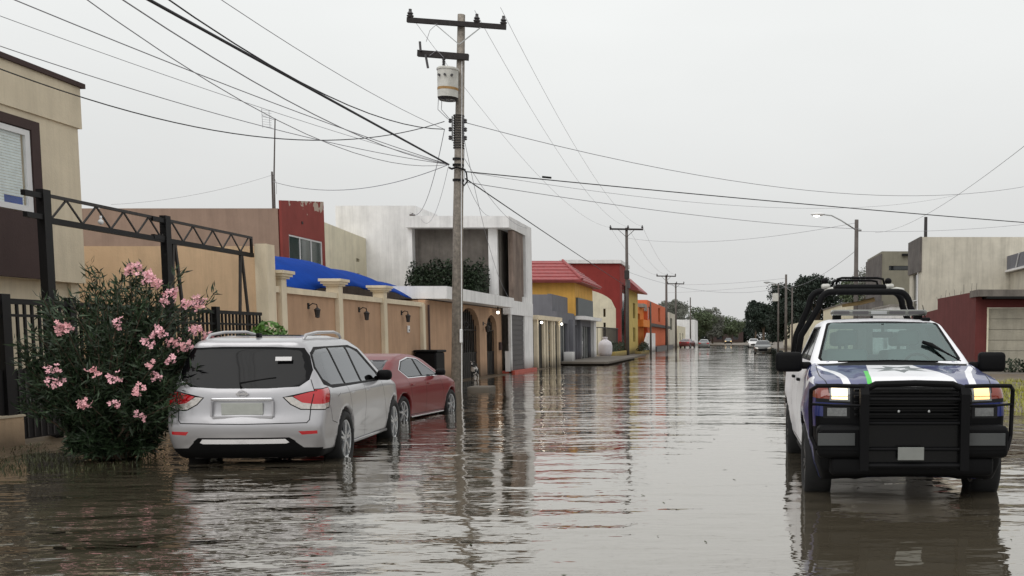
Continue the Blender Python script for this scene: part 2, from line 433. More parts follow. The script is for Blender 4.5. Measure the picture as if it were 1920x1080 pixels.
VIEW = {'side': (0, 2), 'rear': (1, 2), 'front': (1, 2), 'top': (0, 1)}
def cut(bm, view, poly, reg, side=None, cond=None, nth=.3):
    i, j = VIEW[view]
    def ok(f):
        n = f.normal
        if view == 'side': return (n.y*side > nth)
        if view == 'rear': return n.x < -nth
        if view == 'front': return n.x > nth
        return n.z > nth
    x0 = min(p[0] for p in poly)-.1; x1 = max(p[0] for p in poly)+.1; z0 = min(p[1] for p in poly)-.1; z1 = max(p[1] for p in poly)+.1
    fs = []
    for f in bm.faces:
        if not ok(f): continue
        c = f.calc_center_median()
        if x0 < c[i] < x1 and z0 < c[j] < z1 and (cond is None or cond(c)): fs.append(f)
    n = len(poly)
    for k in range(n):
        a, b = poly[k-1], poly[k]
        lo = (min(a[0], b[0]), min(a[1], b[1])); hi = (max(a[0], b[0]), max(a[1], b[1]))
        near = []; rest = []
        for f in fs:
            us = [v.co[i] for v in f.verts]; ws = [v.co[j] for v in f.verts]
            (near if max(us) >= lo[0]-.003 and min(us) <= hi[0]+.003 and max(ws) >= lo[1]-.003 and min(ws) <= hi[1]+.003 else rest).append(f)
        if not near: continue
        d = (b[0]-a[0], b[1]-a[1]); no = [0, 0, 0]; no[i] = -d[1]; no[j] = d[0]; co = [0, 0, 0]; co[i] = a[0]; co[j] = a[1]
        if abs(d[0])+abs(d[1]) < 1e-6: continue
        g = list({e for f in near for e in f.edges})+list({v for f in near for v in f.verts})+near
        r = bmesh.ops.bisect_plane(bm, geom=g, dist=1e-5, plane_co=co, plane_no=no)
        fs = rest+[e for e in r['geom'] if isinstance(e, bmesh.types.BMFace) and e.is_valid]
    for f in fs:
        c = f.calc_center_median()
        if pip((c[i], c[j]), poly): f.material_index = reg
def strip(pts, w):
    out = []
    for a, b in zip(pts[:-1], pts[1:]):
        d = Vector((b[0]-a[0], b[1]-a[1])); d.normalize(); n = Vector((-d.y, d.x))*w/2; e = d*w*.5
        out.append([(a[0]-e.x+n.x, a[1]-e.y+n.y), (b[0]+e.x+n.x, b[1]+e.y+n.y), (b[0]+e.x-n.x, b[1]+e.y-n.y), (a[0]-e.x-n.x, a[1]-e.y-n.y)])
    return out

def make_body(field, lo, hi, h, cuts, regions, parent):
    """regions: list of (part_name or None, material); None = stays in the body mesh. cuts: (view, poly, region index, mirror)"""
    V, Fq = surfnet(field, lo, hi, h)
    me = bpy.data.meshes.new('body'); me.from_pydata(V.tolist(), [], Fq.tolist())
    bm = bmesh.new(); bm.from_mesh(me)
    bmesh.ops.recalc_face_normals(bm, faces=bm.faces); bm.normal_update()
    for c in cuts:
        view, poly, reg = c[:3]; kw = c[3] if len(c) > 3 else {}
        mir = kw.get('mirror', True); nth = kw.get('nth', .3); cond = kw.get('cond')
        if view == 'side':
            for sd in ((1, -1) if mir else (kw.get('s', -1),)): cut(bm, view, poly, reg, side=sd, nth=nth, cond=cond)
        else:
            cut(bm, view, poly, reg, nth=nth, cond=cond)
            if mir:
                if view == 'top': pm = [(p[0], -p[1]) for p in poly][::-1]
                else: pm = [(-p[0], p[1]) for p in poly][::-1]
                cut(bm, view, pm, reg, nth=nth, cond=cond)
    # split into parts
    byreg = {}
    for f in bm.faces: byreg.setdefault(f.material_index, []).append(f)
    out = {}
    def emit(name, idxs, mats, inset=0):
        V2 = []; mp = {}; F2 = []; mi = []
        for k, ix in enumerate(idxs):
            for f in byreg.get(ix, []):
                q = []
                for v in f.verts:
                    if v.index not in mp: mp[v.index] = len(V2); V2.append(v.co-v.normal*inset)
                    q.append(mp[v.index])
                F2.append(q); mi.append(k)
        if not F2: return None
        m2 = bpy.data.meshes.new(name); m2.from_pydata([tuple(v) for v in V2], [], F2)
        for m_ in mats: m2.materials.append(m_)
        m2.polygons.foreach_set('material_index', mi); m2.polygons.foreach_set('use_smooth', [True]*len(F2)); m2.update()
        o = bpy.data.objects.new(name, m2); COL.objects.link(o); o.parent = parent
        return o
    bm.normal_update(); bm.verts.index_update()
    bodyidx = [i for i, r in enumerate(regions) if r[0] is None]
    out['body'] = emit('body', bodyidx, [regions[i][1] for i in bodyidx])
    names = []
    for i, r in enumerate(regions):
        if r[0] is None: continue
        # split by connected side for lamps so that each lamp is a part
        if r[0] in ('side_window', 'fog_light', 'indicator', 'headlight', 'taillight', 'taillight_clear_lens', 'reflector'):
            allf = set(byreg.get(i, [])); comps = []
            while allf:
                st_ = [allf.pop()]; cp = [st_[0]]
                while st_:
                    f = st_.pop()
                    for v in f.verts:
                        for g_ in v.link_faces:
                            if g_ in allf: allf.discard(g_); st_.append(g_); cp.append(g_)
                comps.append(cp)
            ar = [sum(f.calc_area() for f in c) for c in comps]; big = [c for c, a in zip(comps, ar) if a > .18*max(ar)] if comps else []
            if r[0] != 'side_window':
                big = [[f for c in big for f in c if f.calc_center_median().y*sg > 0] for sg in (1, -1)]
            for q, c in enumerate(big):
                if not c: continue
                byreg[i] = c; out[r[0]+('1' if c[0].calc_center_median().y > 0 else '-1')] = emit(r[0], [i], [r[1]], .004 if 'window' in r[0] else 0)
        elif len(r) > 2 and r[2] == 'lr':
            allf = byreg.get(i, [])
            for sgn in (1, -1):
                byreg[i] = [f for f in allf if f.calc_center_median().y*sgn > 0]
                out[r[0]+str(sgn)] = emit(r[0], [i], [r[1]], .0)
        else:
            out[r[0]] = emit(r[0], [i], [r[1]], .004 if 'window' in r[0] or 'wind' in r[0] else 0)
    bm.free(); bpy.data.meshes.remove(me)
    return out

def wheel(parent, x, y, z, R, w, nsp, side, rim='rim', rr=.68):
    """side +1: outer face towards +y"""
    rot = Matrix.Translation((x, y, z)) @ Matrix.Rotation(-side*pi/2, 4, 'X')
    t = MB(); hw = w/2
    t.lathe([(R*rr, -hw*.8), (R*.8, -hw), (R*.93, -hw), (R*.99, -hw*.75), (R, -hw*.4), (R, hw*.4), (R*.99, hw*.75), (R*.93, hw), (R*.8, hw), (R*rr, hw*.8)], 40, rot, closed=True)
    T = t.build('wheel', M['rubber'], parent, smooth=True)
    r = MB()
    r.lathe([(R*rr*1.0, hw*.86), (R*rr*.93, hw*.8), (R*rr*.9, hw*.2), (R*rr*.9, -hw*.8), (R*rr, -hw*.8)], 32, rot)
    for k in range(nsp):
        a = 2*pi*k/nsp+.3
        for d in ((-.10, .10) if nsp <= 6 else (0,)):
            p0 = rot @ Vector((cos(a+d*1.5)*R*.12, sin(a+d*1.5)*R*.12, hw*.72)); p1 = rot @ Vector((cos(a+d*1.6)*R*rr*.95, sin(a+d*1.6)*R*rr*.95, hw*.78))
            ax = (rot.to_3x3() @ Vector((0, 0, 1)))
            r.bar(p0, p1, R*.085, .03, up=ax)
    r.lathe([(0, hw*.8), (R*.14, hw*.8), (R*.17, hw*.66), (R*.17, 0)], 16, rot)
    r.build('rim', M[rim], T, smooth=False)
    d = MB(); d.lathe([(0, hw*.1), (R*rr*.88, hw*.1)], 24, rot); d.build('brake_disc', M['gap'], T)
    return T

def rbox(x0, x1, y0, y1, z0, z1, r=.02, seg=2):
    """rounded box as mesh data"""
    bm = bmesh.new(); bmesh.ops.create_cube(bm, size=1)
    for v in bm.verts: v.co = Vector(((x0+x1)/2+v.co.x*(x1-x0), (y0+y1)/2+v.co.y*(y1-y0), (z0+z1)/2+v.co.z*(z1-z0)))
    bmesh.ops.bevel(bm, geom=bm.edges[:], offset=r, segments=seg, affect='EDGES', profile=.5)
    bm.verts.index_update(); v = [tuple(a.co) for a in bm.verts]; f = [tuple(a.index for a in q.verts) for q in bm.faces]; bm.free()
    return v, f

def seats(parent, rows, ys, z, hw=.26, color='seat'):
    for x in rows:
        for y in ys:
            b = MB(); b.add(*rbox(x-.1, x+.06, y-hw, y+hw, z, z+.55, .05)); b.add(*rbox(x-.1, x+.5, y-hw, y+hw, z-.12, z+.02, .05))
            b.add(*rbox(x-.11, x+.0, y-.13, y+.13, z+.6, z+.78, .04)); b.bar((x-.05, y, z+.5), (x-.05, y, z+.65), .04)
            b.build('seat', M[color], parent, smooth=True)

# ------------------------------------------------ silver SUV (origin: centre of the rear axle on the ground)
def silver_suv():
    root = thing('parked_suv', 'silver station wagon style SUV seen from behind, parked with its wheels in the flood water', 'car', (-6.21, 14.30, -.13), radians(90+5.2))
    prof = [(-.86, .20), (-1.0, .30), (-1.09, .50), (-1.11, .62), (-1.07, .73), (-1.045, .80), (-1.02, 1.02), (-.985, 1.12), (-.87, 1.40), (-.80, 1.56), (-.775, 1.62), (-.80, 1.655), (-.76, 1.685), (-.5, 1.725), (0, 1.755), (.8, 1.76), (1.45, 1.71), (1.75, 1.62), (2.62, 1.15), (2.9, 1.10), (3.35, 1.02), (3.62, .90), (3.73, .70), (3.74, .45), (3.62, .27), (3.3, .22), (0, .22)]
    T = Table(prof, .03)
    def W(x, z):
        w = np.interp(z, [.2, .32, .45, .62, .80, .98, 1.06, 1.12, 1.30, 1.55, 1.68, 1.78], [.88, .93, .955, .965, .975, .965, .945, .90, .83, .735, .66, .56])
        w = w*(1.01-.05*np.clip((-.25-x)/.85, 0, 1)**2.2)*(1-.22*np.clip((x-2.7)/1.05, 0, 1)**2.4)
        for xc in (0, 2.9):
            w = w+.022*np.exp(-((x-xc)/.42)**2)*np.exp(-((z-.6)/.26)**2)
        # door scallop
        w = w-.018*np.exp(-((x-1.45)/.85)**4)*np.exp(-((z-.52)/.16)**2)
        return w
    def field(x, y, z):
        xe = x+y*y*np.interp(x, [-1.1, -.2, 2., 3.8], [-.16, 0, 0, .25])
        f = smax(T(xe, z), np.abs(y)-W(x, z), .085)
        for xc in (0, 2.9):
            c = np.maximum(np.sqrt((x-xc)**2+(z-.37)**2)-.43, .55-np.abs(y)); f = np.maximum(f, -c)
        return f
    R_ = [(None, M['silver']), (None, M['gap']), (None, M['blackplastic']), ('rear_window', M['glass_dark']), ('side_window', M['glass_side']), ('windscreen', M['glass_side']), ('taillight', M['taillight'], 'lr'), ('taillight_clear_lens', M['clearlens'], 'lr'), ('reflector', M['taillight'], 'lr'), ('bumper_trim', M['chrome']), (None, M['plateL'])]
    C = []
    C += [('side', [(-.70, 1.13), (-.46, 1.075), (2.42, 1.075), (1.62, 1.56), (1.25, 1.625), (-.45, 1.61), (-.70, 1.54), (-.78, 1.34)], 2)]
    C += [('side', [(-.42, 1.12), (-.64, 1.20), (-.72, 1.36), (-.64, 1.51), (-.44, 1.575), (.10, 1.595), (.20, 1.11)], 4),
          ('side', [(.26, 1.11), (.16, 1.595), (.98, 1.60), (1.06, 1.105)], 4), ('side', [(1.13, 1.105), (1.05, 1.60), (1.28, 1.585), (1.56, 1.52), (2.10, 1.19), (2.16, 1.105)], 4)]
    C += [('front', [(-.74, 1.19), (.74, 1.19), (.60, 1.60), (-.60, 1.60)], 5, dict(mirror=False, nth=.25, cond=lambda c: c.x > 1.4))]
    # rear
    C += [('rear', [(-.66, 1.115), (-.30, 1.095), (.30, 1.095), (.66, 1.115), (.775, 1.20), (.80, 1.32), (.745, 1.50), (.68, 1.60), (.3, 1.615), (-.3, 1.615), (-.68, 1.60), (-.745, 1.50), (-.80, 1.32), (-.775, 1.20)], 3, dict(mirror=False, nth=.1))]
    C += [('rear', [(-1.0, .34), (-.70, .35), (-.60, .44), (.60, .44), (.70, .35), (1.0, .34), (1.0, .1), (-1.0, .1)], 2, dict(mirror=False)),
          ('side', [(-1.3, .34), (-.41, .30), (-.41, .1), (-1.3, .1)], 2), ('side', [(.42, .315), (2.48, .315), (2.48, .1), (.42, .1)], 2),
          ('rear', [(-.62, .435), (-.55, .485), (.55, .485), (.62, .435), (.56, .345), (-.56, .345)], 2, dict(mirror=False)),
          ('rear', [(-.54, .42), (-.50, .465), (.50, .465), (.54, .42), (.50, .405), (-.50, .405)], 9, dict(mirror=False))]
    C += [('rear', [(.47, .985), (.56, .89), (.68, .825), (1.02, .815), (1.02, 1.085), (.80, 1.06), (.62, 1.02)], 2), ('side', [(-1.15, .815), (-.74, .835), (-.60, 1.10), (-.95, 1.085), (-1.15, 1.065)], 2)]
    C += [('rear', [(.49, .983), (.57, .90), (.685, .838), (1.01, .828), (1.01, .895), (.84, .895), (.70, .915), (.585, .99)], 7), ('side', [(-1.14, .828), (-.75, .848), (-.73, .905), (-1.14, .895)], 7),
          ('rear', [(.595, .995), (.70, .915), (.84, .895), (1.01, .895), (1.01, 1.074), (.80, 1.05)], 6), ('side', [(-1.14, .895), (-.73, .905), (-.62, 1.09), (-.95, 1.074), (-1.14, 1.055)], 6)]
    C += [('rear', [(.66, .56), (.88, .565), (.88, .525), (.70, .515)], 8)]
    g = []
    g += [('rear', s, 1, dict()) for s in strip([(.835, 1.02), (.80, .86), (.79, .70), (.76, .665), (0, .655)], .012)]
    g += [('rear', s, 1, dict()) for s in strip([(.79, 1.2), (.84, 1.06)], .010)]
    for pts in ([(.20, 1.08), (.26, .95), (.30, .62)], [(1.09, 1.08), (1.10, .6), (1.10, .33)], [(.30, .62), (.44, .45), (.48, .32)], [(2.14, 1.1), (2.24, .8), (2.36, .55), (2.40, .33)], [(-.70, .86), (-.62, .66), (-.44, .62)], [(-.44, .34), (-.43, .40)]):
        g += [('side', s, 1, dict(s=-1, mirror=False)) for s in strip(pts, .010)]
    g += [('side', s, 1, dict(s=-1, mirror=False)) for s in strip([(-.35, .96), (-.20, 1.0)], .006)]
    C += g
    b = make_body(field, (-1.3, -1.12, .12), (3.95, 1.12, 1.9), .038, C, R_, root)
    # panels that sit proud of the tailgate
    def tg(name, x, y0, y1, z0, z1, m, r=.01, t=.02):
        q = MB(); q.add(*rbox(x-t, x+.03, y0, y1, z0, z1, r)); return q.build(name, M[m], root, smooth=True)
    p = MB(); p.add(*rbox(-1.062, -1.02, -.37, .37, .945, .985, .012)); p.build('tailgate_trim', M['chrome'], root, smooth=True)
    q = MB()
    for a, c in (((-1.055, -.36, .74), (-1.055, .36, .74)), ((-1.055, -.37, .75), (-1.05, -.37, .94)), ((-1.055, .37, .75), (-1.05, .37, .94))): q.bar(a, c, .02, .03)
    q.build('plate_surround', M['silver'], root)
    p = MB(); p.add(*rbox(-1.058, -1.03, -.25, .25, .77, .92, .006)); p.build('licence_plate', M['plateL'], root)
    e = MB(); rot = Matrix.Translation((-1.022, 0, 1.03)) @ Matrix.Rotation(-pi/2, 4, 'Y') @ Matrix.Scale(.8, 4, (1, 0, 0))
    e.lathe([(.058, -.0), (.058, .014), (.045, .014), (.045, 0)], 24, rot, closed=True); e.bar((-1.034, -.075, 1.03), (-1.034, .075, 1.03), .012, .022)
    e.build('badge', M['chrome'], root)
    st = MB(); st.add([(-.875, -.56, 1.44), (-.90, -.37, 1.44), (-.882, -.37, 1.49), (-.857, -.56, 1.49)], [(0, 1, 2, 3)]); 
    s = st.build('window_sticker', M['sticker'], root); s.rotation_euler = (0, 0, 0)
    w = MB(); w.tube([(-1.0, .02, 1.10), (-.965, .05, 1.16), (-.93, -.30, 1.22), (-.925, -.38, 1.23)], [.014, .012, .008, .006], 8); w.build('rear_wiper', M['blackplastic'], root, smooth=True)
    for s_ in (1, -1):
        r = MB(); pts = [(-.50, .60*s_, 1.70), (-.38, .60*s_, 1.765), (.1, .60*s_, 1.80), (.9, .60*s_, 1.81), (1.2, .59*s_, 1.78), (1.32, .58*s_, 1.73)]
        r.tube(pts, [.018, .02, .021, .021, .02, .018], 8); r.build('roof_rail', M['silver'], root, smooth=True)
        m_ = MB(); m_.add(*rbox(1.93, 2.08, .0, .22, 1.08, 1.24, .06, 3)); m_.v = [(x, (y+.93)*s_, z) for x, y, z in m_.v]
        m_.bar((2.05, .90*s_, 1.12), (2.03, 1.0*s_, 1.12), .06, .05); m_.build('wing_mirror', M['blackplastic'], root, smooth=True)
        for xx in (.42, 1.27):
            h_ = MB(); h_.add(*rbox(xx-.09, xx+.09, (.955)*s_-.025, .955*s_+.025, .955, .985, .010)); h_.build('door_handle', M['silver'], root, smooth=True)
        sk = MB(); sk.add(*rbox(.46, 2.44, .93*s_-.03, .93*s_+.03, .27, .31, .012)); sk.build('side_step', M['chrome' if 0 else 'silver'], root, smooth=True)
        wheel(root, 0, .865*s_, .37, .375, .24, 5, s_); wheel(root, 2.9, .865*s_, .37, .375, .24, 5, s_)
    ub = MB(); ub.box(-.7, 3.4, -.60, .60, .20, .62); ub.build('underbody', M['gap'], root)
    seats(root, (1.2,), (-.40, .40), .72); seats(root, (.1,), (-.42, .42), .74)
    an = MB(); an.add(*rbox(-.42, -.28, -.02, .02, 1.73, 1.79, .012)); an.build('antenna_fin', M['blackplastic'], root, smooth=True)
    sr = MB(); sr.add(*rbox(.0, .95, -.42, .42, 1.752, 1.768, .006)); sr.build('sunroof', M['glass_dark'], root)
    return root

# ------------------------------------------------ saloon generator
def saloon(root, paint, h, detail=True, lit=None):
    prof = [(-.92, .20), (-1.03, .34), (-1.06, .55), (-1.03, .80), (-1.0, .95), (-.90, 1.0), (-.55, 1.045), (.05, 1.30), (.45, 1.40), (.95, 1.445), (1.4, 1.42), (1.7, 1.33), (2.40, 1.0), (2.6, .97), (3.25, .84), (3.52, .70), (3.60, .48), (3.5, .22), (3.2, .18), (0, .18)]
    T = Table(prof, .035)
    def W(x, z):
        w = np.interp(z, [.15, .25, .45, .65, .80, .90, .97, 1.15, 1.33, 1.45], [.82, .86, .885, .90, .895, .87, .82, .73, .64, .50])
        w = w*(1-.14*np.clip((-.3-x)/.75, 0, 1)**2.2)*(1-.26*np.clip((x-2.5)/1.1, 0, 1)**2.3)
        for xc in (0, 2.75): w = w+.022*np.exp(-((x-xc)/.4)**2)*np.exp(-((z-.58)/.24)**2)
        return w
    def field(x, y, z):
        xe = x+y*y*np.interp(x, [-1.1, -.2, 2., 3.6], [-.18, 0, 0, .28])
        f = smax(T(xe, z), np.abs(y)-W(x, z), .08)
        for xc in (0, 2.75):
            c = np.maximum(np.sqrt((x-xc)**2+(z-.32)**2)-.385, .5-np.abs(y)); f = np.maximum(f, -c)
        return f
    R_ = [(None, paint), (None, M['gap']), (None, M['blackplastic']), ('rear_window', M['glass_side']), ('side_window', M['glass_side']), ('windscreen', M['glass_side']), ('taillight', M['taillight'], 'lr'), ('headlight', lit or M['clearlens'], 'lr'), (None, M['chrome'])]
    C = [('side', [(.42, .97), (.14, 1.14), (.44, 1.315), (.95, 1.375), (1.35, 1.345), (2.15, .97)], 8 if detail else 2),
         ('side', [(.44, .985), (.17, 1.14), (.46, 1.30), (.96, 1.358), (1.34, 1.33), (2.10, .985)], 2),
         ('side', [(.45, 1.0), (.22, 1.13), (.48, 1.285), (.86, 1.34), (1.10, 1.345), (1.17, 1.0)], 4), ('side', [(1.24, 1.0), (1.16, 1.345), (1.34, 1.318), (1.98, 1.03), (2.0, 1.0)], 4),
         ('rear', [(-.62, 1.075), (.62, 1.075), (.53, 1.33), (-.53, 1.33)], 3, dict(mirror=False, nth=.08)),
         ('front', [(-.66, 1.03), (.66, 1.03), (.54, 1.36), (-.54, 1.36)], 5, dict(mirror=False, nth=.2, cond=lambda c: c.x > 1.3)),
         ('rear', [(.42, .86), (.5, .72), (.95, .72), (.95, .90), (.6, .90)], 6), ('side', [(-1.1, .73), (-.72, .78), (-.70, .90), (-1.1, .90)], 6),
         ('front', [(.45, .62), (.85, .62), (.85, .76), (.5, .70)], 7), ('front', [(-.4, .35), (.4, .35), (.5, .62), (-.5, .62)], 2, dict(mirror=False))]
    if detail:
        for pts in ([(.30, .98), (.36, .80), (.40, .60)], [(1.205, 1.0), (1.22, .6), (1.22, .26)], [(2.06, .98), (2.2, .7), (2.28, .4), (2.3, .26)], [(.42, .26), (2.3, .26)], [(-.9, .96), (-.4, .93)]):
            C += [('side', s, 1, dict(s=-1, mirror=False)) for s in strip(pts, .010)]
    make_body(field, (-1.25, -1.05, .1), (3.8, 1.05, 1.6), h, C, R_, root)
    for s_ in (1, -1):
        m_ = MB(); m_.add(*rbox(1.80, 1.94, .0, .20, .98, 1.11, .05, 3)); m_.v = [(x, (y+.86)*s_, z) for x, y, z in m_.v]
        m_.bar((1.9, .84*s_, 1.0), (1.88, .92*s_, 1.0), .05, .04); m_.build('wing_mirror', M['blackplastic'] if detail else paint, root, smooth=True)
        if detail:
            for xx in (.50, 1.38):
                q = MB(); q.add(*rbox(xx-.08, xx+.08, .885*s_-.025, .885*s_+.025, .83, .855, .009)); q.build('door_handle', paint, root, smooth=True)
            q = MB(); q.add(*rbox(.45, 2.3, .85*s_-.02, .85*s_+.02, .20, .225, .008)); q.build('sill_trim', M['chrome'], root)
        wheel(root, 0, .79*s_, .32, .33, .2, 7, s_); wheel(root, 2.75, .79*s_, .32, .33, .2, 7, s_)
    ub = MB(); ub.box(-.8, 3.3, -.5, .5, .2, .6); ub.build('underbody', M['gap'], root)
    if detail: seats(root, (1.15, .2), (-.36, .36), .55, .24)

# ------------------------------------------------ police pickup (origin: centre of the rear axle on the ground)
def police_pickup():
    root = thing('police_pickup', 'white and navy police pickup truck with lit headlights and black grille guard, in the water', 'truck', (1.762, 15.02, -.09), radians(90+179.8))
    low = [(-1.15, .55), (-1.18, .75), (-1.16, 1.36), (-1.12, 1.40), (.9, 1.41), (3.2, 1.40), (3.35, 1.395), (4.0, 1.345), (4.35, 1.30), (4.53, 1.245), (4.60, 1.16), (4.62, .62), (4.60, .42), (4.45, .30), (4.2, .30), (3.3, .34), (.5, .34), (-.6, .45)]
    cab = [(.90, 1.30), (1.02, 1.84), (1.12, 1.90), (1.5, 1.925), (2.05, 1.925), (2.38, 1.88), (3.32, 1.36), (3.30, 1.2)]
    TL = Table(low, .022); TC = Table(cab, .025)
    def field(x, y, z):
        ay = np.abs(y)
        wl = np.interp(z, [.3, .45, .7, .95, 1.10, 1.25, 1.34, 1.42], [.90, .95, .97, .985, .975, .96, .925, .88])
        wl = wl*(1-.09*np.clip((x-3.9)/.75, 0, 1)**2.2)
        for xc in (0, 3.75): wl = wl+.045*np.exp(-((x-xc)/.52)**4)*np.exp(-((z-.78)/.30)**4)
        xe = x+y*y*np.interp(x, [-1.1, 0, 3.2, 4.6], [-.01, 0, 0, .13])
        # crowned bonnet with raised centre
        ze = z+y*y*.055*np.clip((x-3.2)/.4, 0, 1)+.012*np.exp(-((ay-.52)/.05)**2)*np.clip((x-3.3)/.3, 0, 1)
        fl = smax(TL(xe, ze), ay-wl, .055)
        wc = np.interp(z, [1.2, 1.36, 1.5, 1.85, 1.96], [.94, .915, .86, .70, .60])
        fc = smax(TC(x+y*y*np.interp(x, [.9, 1.4, 2.2, 3.3], [-.03, 0, .05, .16]), z+y*y*.05), ay-wc, .06)
        f = smin(fl, fc, .02)
        for xc in (0, 3.75):
            c = np.maximum(np.sqrt((x-xc)**2+(z-.43)**2)-.485, .58-ay); f = np.maximum(f, -c)
        bed = np.maximum(np.maximum(-1.06-x, x-.80), np.maximum(ay-.80, .62-z)); f = np.maximum(f, -bed)
        return f
    R_ = [(None, M['whitepaint']), (None, M['gap']), (None, M['blackplastic']), (None, M['bluepaint']), ('windscreen', M['glass_ws']), ('side_window', M['glass_dark']), ('rear_window', M['glass_ws']), ('indicator', M['amber'], 'lr'), ('fog_light', M['foglens'], 'lr'), (None, M['greenstripe']), (None, M['star'])]
    R_ += [(None, M['foglens'])]; LIT = len(R_); R_ += [('headlight', M['lit'], 'lr')]
    C = [('side', [(3.02, 2.0), (3.10, 1.36), (3.16, 1.0), (3.24, .2), (5, .2), (5, 2.0)], 3, dict(nth=.15)), ('top', [(3.20, -1.2), (3.20, 1.2), (5, 1.2), (5, -1.2)], 3, dict(mirror=False, nth=.15, cond=lambda c: c.z < 1.42 and c.x > 3.25)),
         ('front', [(-1.2, .2), (1.2, .2), (1.2, 1.36), (-1.2, 1.36)], 3, dict(mirror=False, nth=.12, cond=lambda c: c.x > 4)),
         ('side', [(3.24, 1.36), (3.30, 1.36), (3.62, 1.22), (3.98, 1.30), (4.3, 1.22), (3.95, 1.24), (3.6, 1.14)], 0, dict()),
         ('top', [(4.75, -.385), (4.1, -.36), (3.2, -.29), (3.2, .17), (3.62, .23), (3.95, .36), (4.3, .46), (4.75, .50)], 0, dict(mirror=False, nth=.2, cond=lambda c: c.x > 3.28)),
         ('top', [(4.75, -.435), (3.9, -.395), (3.9, -.352), (4.75, -.385)], 9, dict(mirror=False, nth=.2)),
         ('top', [(4.75, -.64), (4.75, -.565), (4.2, -.60), (3.75, -.68), (3.36, -.80), (3.36, -.86), (3.75, -.75), (4.2, -.67)], 0, dict(mirror=False, nth=.2)),
         ('top', [(4.75, .56), (4.75, .64), (4.2, .68), (3.75, .76), (3.36, .87), (3.36, .81), (3.75, .69), (4.2, .61)], 0, dict(mirror=False, nth=.2))]
    st = []
    for k in range(14):
        a = pi*k/7; r = .34 if k % 2 == 0 else .17
        st.append((3.78+r*cos(a)*.95, .0+r*sin(a)))
    C += [('top', st, 10, dict(mirror=False, nth=.2))]
    st2 = [(3.78+(.10 if k % 2 == 0 else .055)*cos(pi*k/5), (.12 if k % 2 == 0 else .06)*sin(pi*k/5)) for k in range(10)]
    C += [('top', st2, 0, dict(mirror=False, nth=.2))]
    C += [('top', [(3.16, -.84), (3.16, .84), (3.345, .80), (3.40, 0), (3.345, -.80)], 2, dict(mirror=False, nth=.1, cond=lambda c: c.x > 3.1 and c.z < 1.5)), ('front', [(-.775, 1.43), (-.80, 1.46), (-.655, 1.855), (-.60, 1.885), (.60, 1.885), (.655, 1.855), (.80, 1.46), (.775, 1.43)], 2, dict(mirror=False, nth=.2, cond=lambda c: c.x > 2.2)),
          ('front', [(-.75, 1.435), (-.765, 1.47), (-.635, 1.835), (-.60, 1.865), (.60, 1.865), (.635, 1.835), (.765, 1.47), (.75, 1.435)], 4, dict(mirror=False, nth=.2, cond=lambda c: c.x > 2.2)),
          ('rear', [(-.58, 1.47), (.58, 1.47), (.50, 1.80), (-.50, 1.80)], 6, dict(mirror=False, nth=.2, cond=lambda c: c.x > .8)),
          ('side', [(1.12, 1.43), (1.20, 1.82), (2.30, 1.82), (2.95, 1.43)], 2), ('side', [(1.16, 1.45), (1.23, 1.80), (1.98, 1.80), (2.02, 1.45)], 5), ('side', [(2.10, 1.45), (2.07, 1.80), (2.27, 1.79), (2.84, 1.46)], 5)]
    C += [('front', [(-1.1, .2), (1.1, .2), (1.1, .93), (.60, .90), (-.60, .90), (-1.1, .93)], 2, dict(mirror=False)), ('side', [(4.33, .2), (4.9, .2), (4.9, .88), (4.33, .80)], 2),
          ('front', [(-.60, .88), (.60, .88), (.60, 1.20), (.50, 1.235), (-.50, 1.235), (-.60, 1.20)], 2, dict(mirror=False)),
          ('front', [(.58, 1.04), (1.0, 1.06), (1.0, 1.235), (.58, 1.215)], 1), ('front', [(.60, .90), (.86, .90), (.86, 1.02), (.60, 1.02)], 1),
          ('front', [(.60, 1.065), (.80, 1.07), (.80, 1.212), (.60, 1.206)], 11), ('front', [(.622, 1.082), (.778, 1.086), (.778, 1.195), (.622, 1.19)], LIT), ('front', [(.615, 1.108), (.785, 1.112), (.785, 1.118), (.615, 1.114)], 1), ('front', [(.795, 1.085), (.96, 1.105), (.96, 1.20), (.795, 1.205)], 7), ('side', [(4.30, 1.10), (4.6, 1.09), (4.6, 1.21), (4.30, 1.19)], 7),
          ('front', [(.63, .92), (.82, .92), (.82, 1.0), (.63, 1.0)], 8)]
    for pts in ([(3.04, 1.40), (3.10, .9), (3.06, .45)], [(2.03, 1.43), (2.04, .45)], [(.92, 1.40), (.90, 1.0), (.70, .8)], [(.9, .45), (3.06, .45)]):
        C += [('side', s, 1, dict()) for s in strip(pts, .012)]
    C += [('top', s, 1, dict(nth=.1)) for s in strip([(3.3, .845), (4.0, .86), (4.5, .80)], .010)]
    b = make_body(field, (-1.35, -1.12, .2), (4.8, 1.12, 2.05), .038, C, R_, root)
    hl = b['headlight1']; hl.data.materials.clear(); hl.data.materials.append(M['litwarm'])
    # grille bars behind the guard
    g = MB()
    for z in (.94, 1.00, 1.06, 1.12, 1.18): g.add(*rbox(4.60, 4.66, -.57, .57, z-.014, z+.014, .006))
    g.build('grille', M['gloss_black'], root)
    g = MB(); g.add(*rbox(4.615, 4.64, -.36, .40, 1.212, 1.222, .003)); g.build('grille_trim', M['alu'], root)
    # lower front bumper and skirt
    bp = MB(); bp.add(*rbox(4.48, 4.74, -.93, .93, .52, .84, .06, 3)); bp.add(*rbox(4.40, 4.68, -.80, .80, .34, .54, .05, 3)); bp.build('front_bumper', M['blackplastic'], root, smooth=True)
    # grille guard
    G = MB(); X = 4.82
    for y in (-.49, .47): G.prism([(X-.02, .42), (X+.05, .42), (X+.06, 1.15), (X, 1.235), (X-.06, 1.21)], 'y', y-.042, y+.042)
